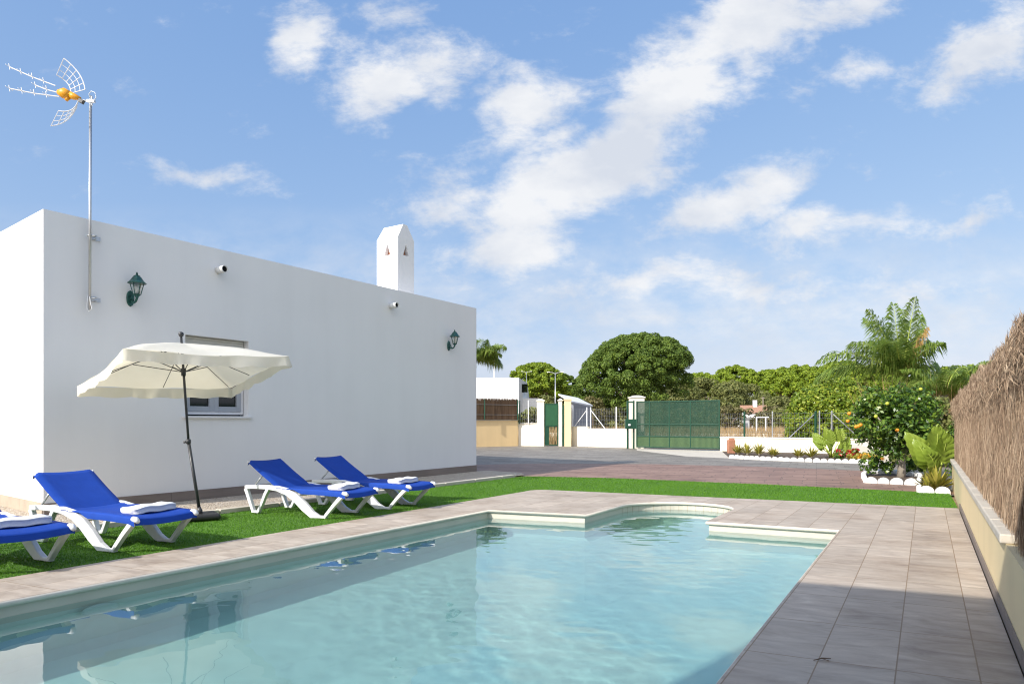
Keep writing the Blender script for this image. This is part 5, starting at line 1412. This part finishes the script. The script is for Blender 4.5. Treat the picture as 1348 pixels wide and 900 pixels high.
scallop_edge(bedB, 'white scalloped edging in front of the large elephant ear plant', r=.13)
sheet('bed_soil', [gp(1209, 641), gp(1210, 647.3), gp(1252, 648.8), gp(1246, 632), gp(1222, 632)], .006, M['soil'])
bedC = [gp(960, 602.0), gp(1000, 604.2), gp(1040, 606.0), gp(1080, 607.3), gp(1118, 608.2), gp(1146, 610.0), gp(1165, 613.5)]
scallop_edge(bedC, 'long white scalloped edging of the flower bed along the low white wall', r=.12)
sheet('bed_soil', bedC + [gp(1200, 606), at(1150, 27.0), at(950, 29.9)], -.006, M['soil'])
wallseg('garden_wall', gp(1182, 611), gp(1118, 599), .42, .12, M['pale'], 'short low white wall running diagonally behind the orange tree', .0)

# ------------------------------------------------------------------ big leaf plants
def bigleaf(stemmb, lf, base, tip, L, Wd, face, curl=.25):
    Wd = Wd * 1.3
    base, tip = Vector(base), Vector(tip)
    mid = base.lerp(tip, .5) + Vector((0, 0, .05))
    stemmb.tube([base, mid, tip], [.028, .018, .012], 6)
    d = (tip - base).normalized(); ax = (d + Vector(face) * .25 + Vector((0, 0, .15))).normalized()
    nrm = Vector(face).normalized(); nrm = (nrm - ax * nrm.dot(ax)).normalized(); s = ax.cross(nrm).normalized()
    nu, nv = 22, 14; vs = []
    for i in range(nu + 1):
        f = i / nu
        w_ = Wd * (math.sin(math.pi * min(1, f * .93 + .07)) ** .75) * (1 - .35 * f)
        for j in range(nv + 1):
            g_ = j / nv * 2 - 1
            back = .16 * L * abs(g_) ** 1.5 * (1 - f) ** 2
            p = tip + ax * (f * L - back - .04 * L) + s * (g_ * w_) + nrm * (-curl * L * f * f * .8 + .12 * abs(g_) * w_ + .016 * math.sin((f * 1.0 - abs(g_) * .28) * 40) * min(1, abs(g_) * 4) + .02 * math.sin(f * 9 + g_ * 3))
            vs.append(p)
    fs = [(i*(nv+1)+j, i*(nv+1)+j+1, (i+1)*(nv+1)+j+1, (i+1)*(nv+1)+j) for i in range(nu) for j in range(nv)]
    lf.add(vs, fs)
    stemmb.tube([tip, tip + ax * L * .5 + nrm * (-curl * L * .2 + .004), tip + ax * L * .93 + nrm * (-curl * L * .69 + .003)], [.010, .006, .002], 5)
def ear_plant(loc, leaves, label, group='elephant ear plants'):
    root = empty('elephant_ear_plant', loc, 0, label, 'plant', group)
    for (b, t, L, Wd, face, c) in leaves:
        sm, lf = MB(), MB(); bigleaf(sm, lf, b, t, L, Wd, face, c)
        l_ = lf.build('leaf', M['bigleaf'], root, True); sm.build('stalk', M['stem'], l_, True)
    return root
p0 = at(1231, 13.3)
def lp(px, py, dy=0): D = 13.3 + dy; return at(px, D, fz(0, py, D)) - p0
ear_plant(p0, [
    ((.0, 0, .05), lp(1231, 604), .72, .27, (.1, -1, .15), .12),
    ((.0, 0, .05), lp(1216, 606, -.1), .62, .22, (-.1, -.8, .55), .55),
    ((.08, 0, .05), lp(1240, 606, .0), .62, .21, (.15, -1, .2), .10),
    ((-.05, -.05, .05), lp(1222, 612, -.25), .50, .17, (-.3, -.8, .6), .8),
    ((.0, -.1, .05), lp(1231, 616, -.3), .42, .20, (.1, -.9, .5), .7),
    ((.05, .1, .05), lp(1238, 600, .3), .5, .2, (.3, -.5, .7), .5),
    ((-.1, .1, .05), lp(1212, 600, .3), .42, .16, (-.5, -.3, .8), .9)], 'large yellow green elephant ear plant beside the right boundary wall')
p1_ = at(1095, 24.2)
def lq(px, py, dy=0): D = 24.2 + dy; return at(px, D, fz(0, py, D)) - p1_
ear_plant(p1_, [((0, 0, 0), lq(1094, 584), .55, .15, (0, -1, .2), .2), ((0, 0, 0), lq(1084, 586), .5, .13, (-.4, -.7, .5), .6), ((0, 0, 0), lq(1105, 580), .5, .13, (.2, -.8, .4), .4), ((0, 0, 0), lq(1106, 590), .48, .12, (.5, -.7, .5), .7),
    ((0, 0, 0), lq(1079, 583, .1), .42, .12, (-.6, -.5, .6), .4), ((0, 0, 0), lq(1112, 586, .1), .42, .12, (.6, -.5, .6), .5), ((0, 0, 0), lq(1089, 577, .2), .45, .12, (-.1, -.9, .3), .1), ((0, 0, 0), lq(1112, 594, -.1), .36, .11, (.7, -.6, .5), .8), ((0, 0, 0), lq(1083, 591, -.2), .4, .10, (-.5, -.8, .5), .8), ((0, 0, 0), lq(1094, 592, -.3), .4, .11, (0, -1, .5), .8), ((0, .2, 0), lq(1099, 578, .2), .5, .13, (.3, -.6, .6), .3)], 'smaller elephant ear plant in the flower bed near the red flowers')
def spiky(name, loc, n, L, w_, m, label, group, cat='plant', spread=1.0):
    root = empty(name, loc, 0, label, cat, group); V = []
    for i in range(n):
        a = rnd.uniform(0, 6.28); el = rnd.uniform(.35, 1.4); d = Vector((math.cos(a) * math.cos(el) * spread, math.sin(a) * math.cos(el) * spread, math.sin(el))).normalized(); s = Vector((-math.sin(a), math.cos(a), 0)) * w_
        l_ = L * rnd.uniform(.7, 1.15); p = d * .02; m_ = d * l_ * .55; e_ = d * l_ + Vector((0, 0, -.12 * l_))
        V.append([tuple(p - s * .5), tuple(m_ - s), tuple(e_), tuple(m_ + s)])
    np_mesh('leaves', np.array(V).reshape(-1, 3), 4, m, root)
    mb = MB(); mb.lathe([(.04, -.02), (.045, .05), (.02, .1)], (0, 0, 0), 8); mb.build('crown_base', M['trunk_pale'], root)
    return root
sp = [(972, 27.0, .5, 'first spiky plant from the gate end of the flower bed'), (984, 26.5, .55, 'wide spiky yellow plant second along the flower bed'), (999, 26.0, .55, 'third spiky plant along the flower bed'), (1018, 25.3, .42, 'small spiky plant in the middle of the flower bed'), (1052, 24.4, .42, 'small spiky plant left of the smaller elephant ear'), (1068, 24.2, .5, 'spiky plant directly left of the smaller elephant ear')]
for (px_, D, L, lab) in sp: spiky('spiky_plant', at(px_, D), 60, L, .022, M['agave'], lab, 'spiky plants in the flower bed')
spiky('spiky_plant', at(1234, 12.75), 90, .5, .025, M['agave'], 'spiky yellow plant at the foot of the large elephant ear', 'spiky plants in the flower bed', spread=.7)
spiky('spiky_plant', at(1222, 12.85), 50, .34, .02, M['agave'], 'small spiky plant left of the foot of the large elephant ear', 'spiky plants in the flower bed', spread=.9)
def lowplant(name, loc, w_, h, m, label, group=None, per=60, size=.04, fm=None, nfl=0):
    root = empty(name, loc, 0, label, 'plant', group); rr = random.Random(int(loc.x * 100))
    cl = [((rr.uniform(-w_, w_), rr.uniform(-w_, w_) * .5, h * rr.uniform(.3, .8)), (w_ * .35, w_ * .3, h * .35), 1) for _ in range(9)]
    clump_mesh('foliage', cl, per, size, m, root)
    if fm:
        cl = [((rr.uniform(-w_, w_) * .9, rr.uniform(-w_, 0) * .6, h * rr.uniform(.5, 1.0)), (w_ * .22, w_ * .22, h * .2), 1) for _ in range(nfl)]
        for c_ in cl: clump_mesh('blossom', [c_], 40, size * .9, fm, root)
    return root
lowplant('red_flower_plant', at(1114, 22.6), .36, .36, M['citrus'], 'red flowering plant in the bed between elephant ear and orange tree', fm=M['flower_red'], nfl=9)
lowplant('croton_plant', at(1128, 22.4), .30, .25, M['agave'], 'low yellow leaved plant right of the red flowers', 'low yellow plants in the bed', fm=M['flower_yellow'], nfl=4)
lowplant('croton_plant', at(1140, 22.0), .30, .25, M['agave'], 'low yellow orange plant behind the end of the long edging', 'low yellow plants in the bed', fm=M['flower_yellow'], nfl=6)
lowplant('croton_plant', at(1152, 21.4), .28, .22, M['agave'], 'low yellow plant nearest the orange tree bed', 'low yellow plants in the bed', fm=M['flower_yellow'], nfl=4)
lowplant('leafy_plant', at(1158, 16.2), .34, .42, M['citrus'], 'dark leafy low plant left of the orange tree trunk', 'leafy plants under the orange tree', size=.045)
lowplant('leafy_plant', at(1206, 16.4), .30, .36, M['citrus'], 'dark leafy low plant right of the orange tree trunk', 'leafy plants under the orange tree', size=.045)
lowplant('leafy_plant', at(1240, 14.6), .4, 1.2, M['citrus'], 'dark leafy shrub behind the large elephant ear', 'leafy plants under the orange tree', size=.045, per=120)
tp = empty('clay_block', at(962.5, 27.8), 0, 'reddish clay block standing at the gate end of the flower bed', 'block')
mb = MB(); mb.box((0, 0, .26), (.30, .2, .56)); mb.build('body', M['terracotta'], tp, bevel=.03); mb = MB(); mb.box((.02, 0, .56), (.2, .16, .08)); mb.build('top', M['terracotta'], tp, bevel=.02)
# yellow bush and reeds
bushy('yellow_bush', at(1096, 33), 2.4, 3.4, M['hedge'], 'big yellow green leafy bush beyond the wire fence left of the orange tree', None, per=420, size=.085, ncl=150, seed=200, trunk=False, cat='bush', zlow=.05)
bushy('yellow_bush', at(1140, 30), 1.5, 2.4, M['hedge'], 'smaller yellow green bush directly behind the orange tree', None, per=170, size=.085, ncl=40, seed=201, trunk=False, cat='bush', zlow=.05)
rs2 = tallgrass('reeds', [(12.6, 23.5), (17.5, 21), (19, 24), (15, 27)], 5200, 2.5, .035, M['drygrass']); tag(rs2, 'tall straw coloured reeds between the palm and the brush screen', 'reeds')
bushy('shrub', at(1228, 20), 1.3, 2.0, M['olive'], 'green shrub behind the orange tree and the end of the brush screen', 'shrubs in the dry field', per=140, size=.09, ncl=34, seed=202, trunk=False, cat='shrub', zlow=.05)
bushy('shrub', at(1262, 25), 2.2, 3.3, M['pine_light'], 'bright green shrub behind the lower palm', 'shrubs in the dry field', per=150, size=.10, ncl=44, seed=203, trunk=False, cat='shrub', zlow=.05)
# twig on the deck
mb = MB(); p = gp(1082, 869); mb.tube([(p.x - .05, p.y - .01, .006), (p.x, p.y, .014), (p.x + .055, p.y + .015, .008)], [.002, .004, .002], 5); mb.tube([(p.x, p.y, .012), (p.x + .03, p.y - .02, .006)], .002, 4)
tag(mb.build('twig', M['trunk']), 'small brown twig lying on the shaded deck tiles', 'twig')
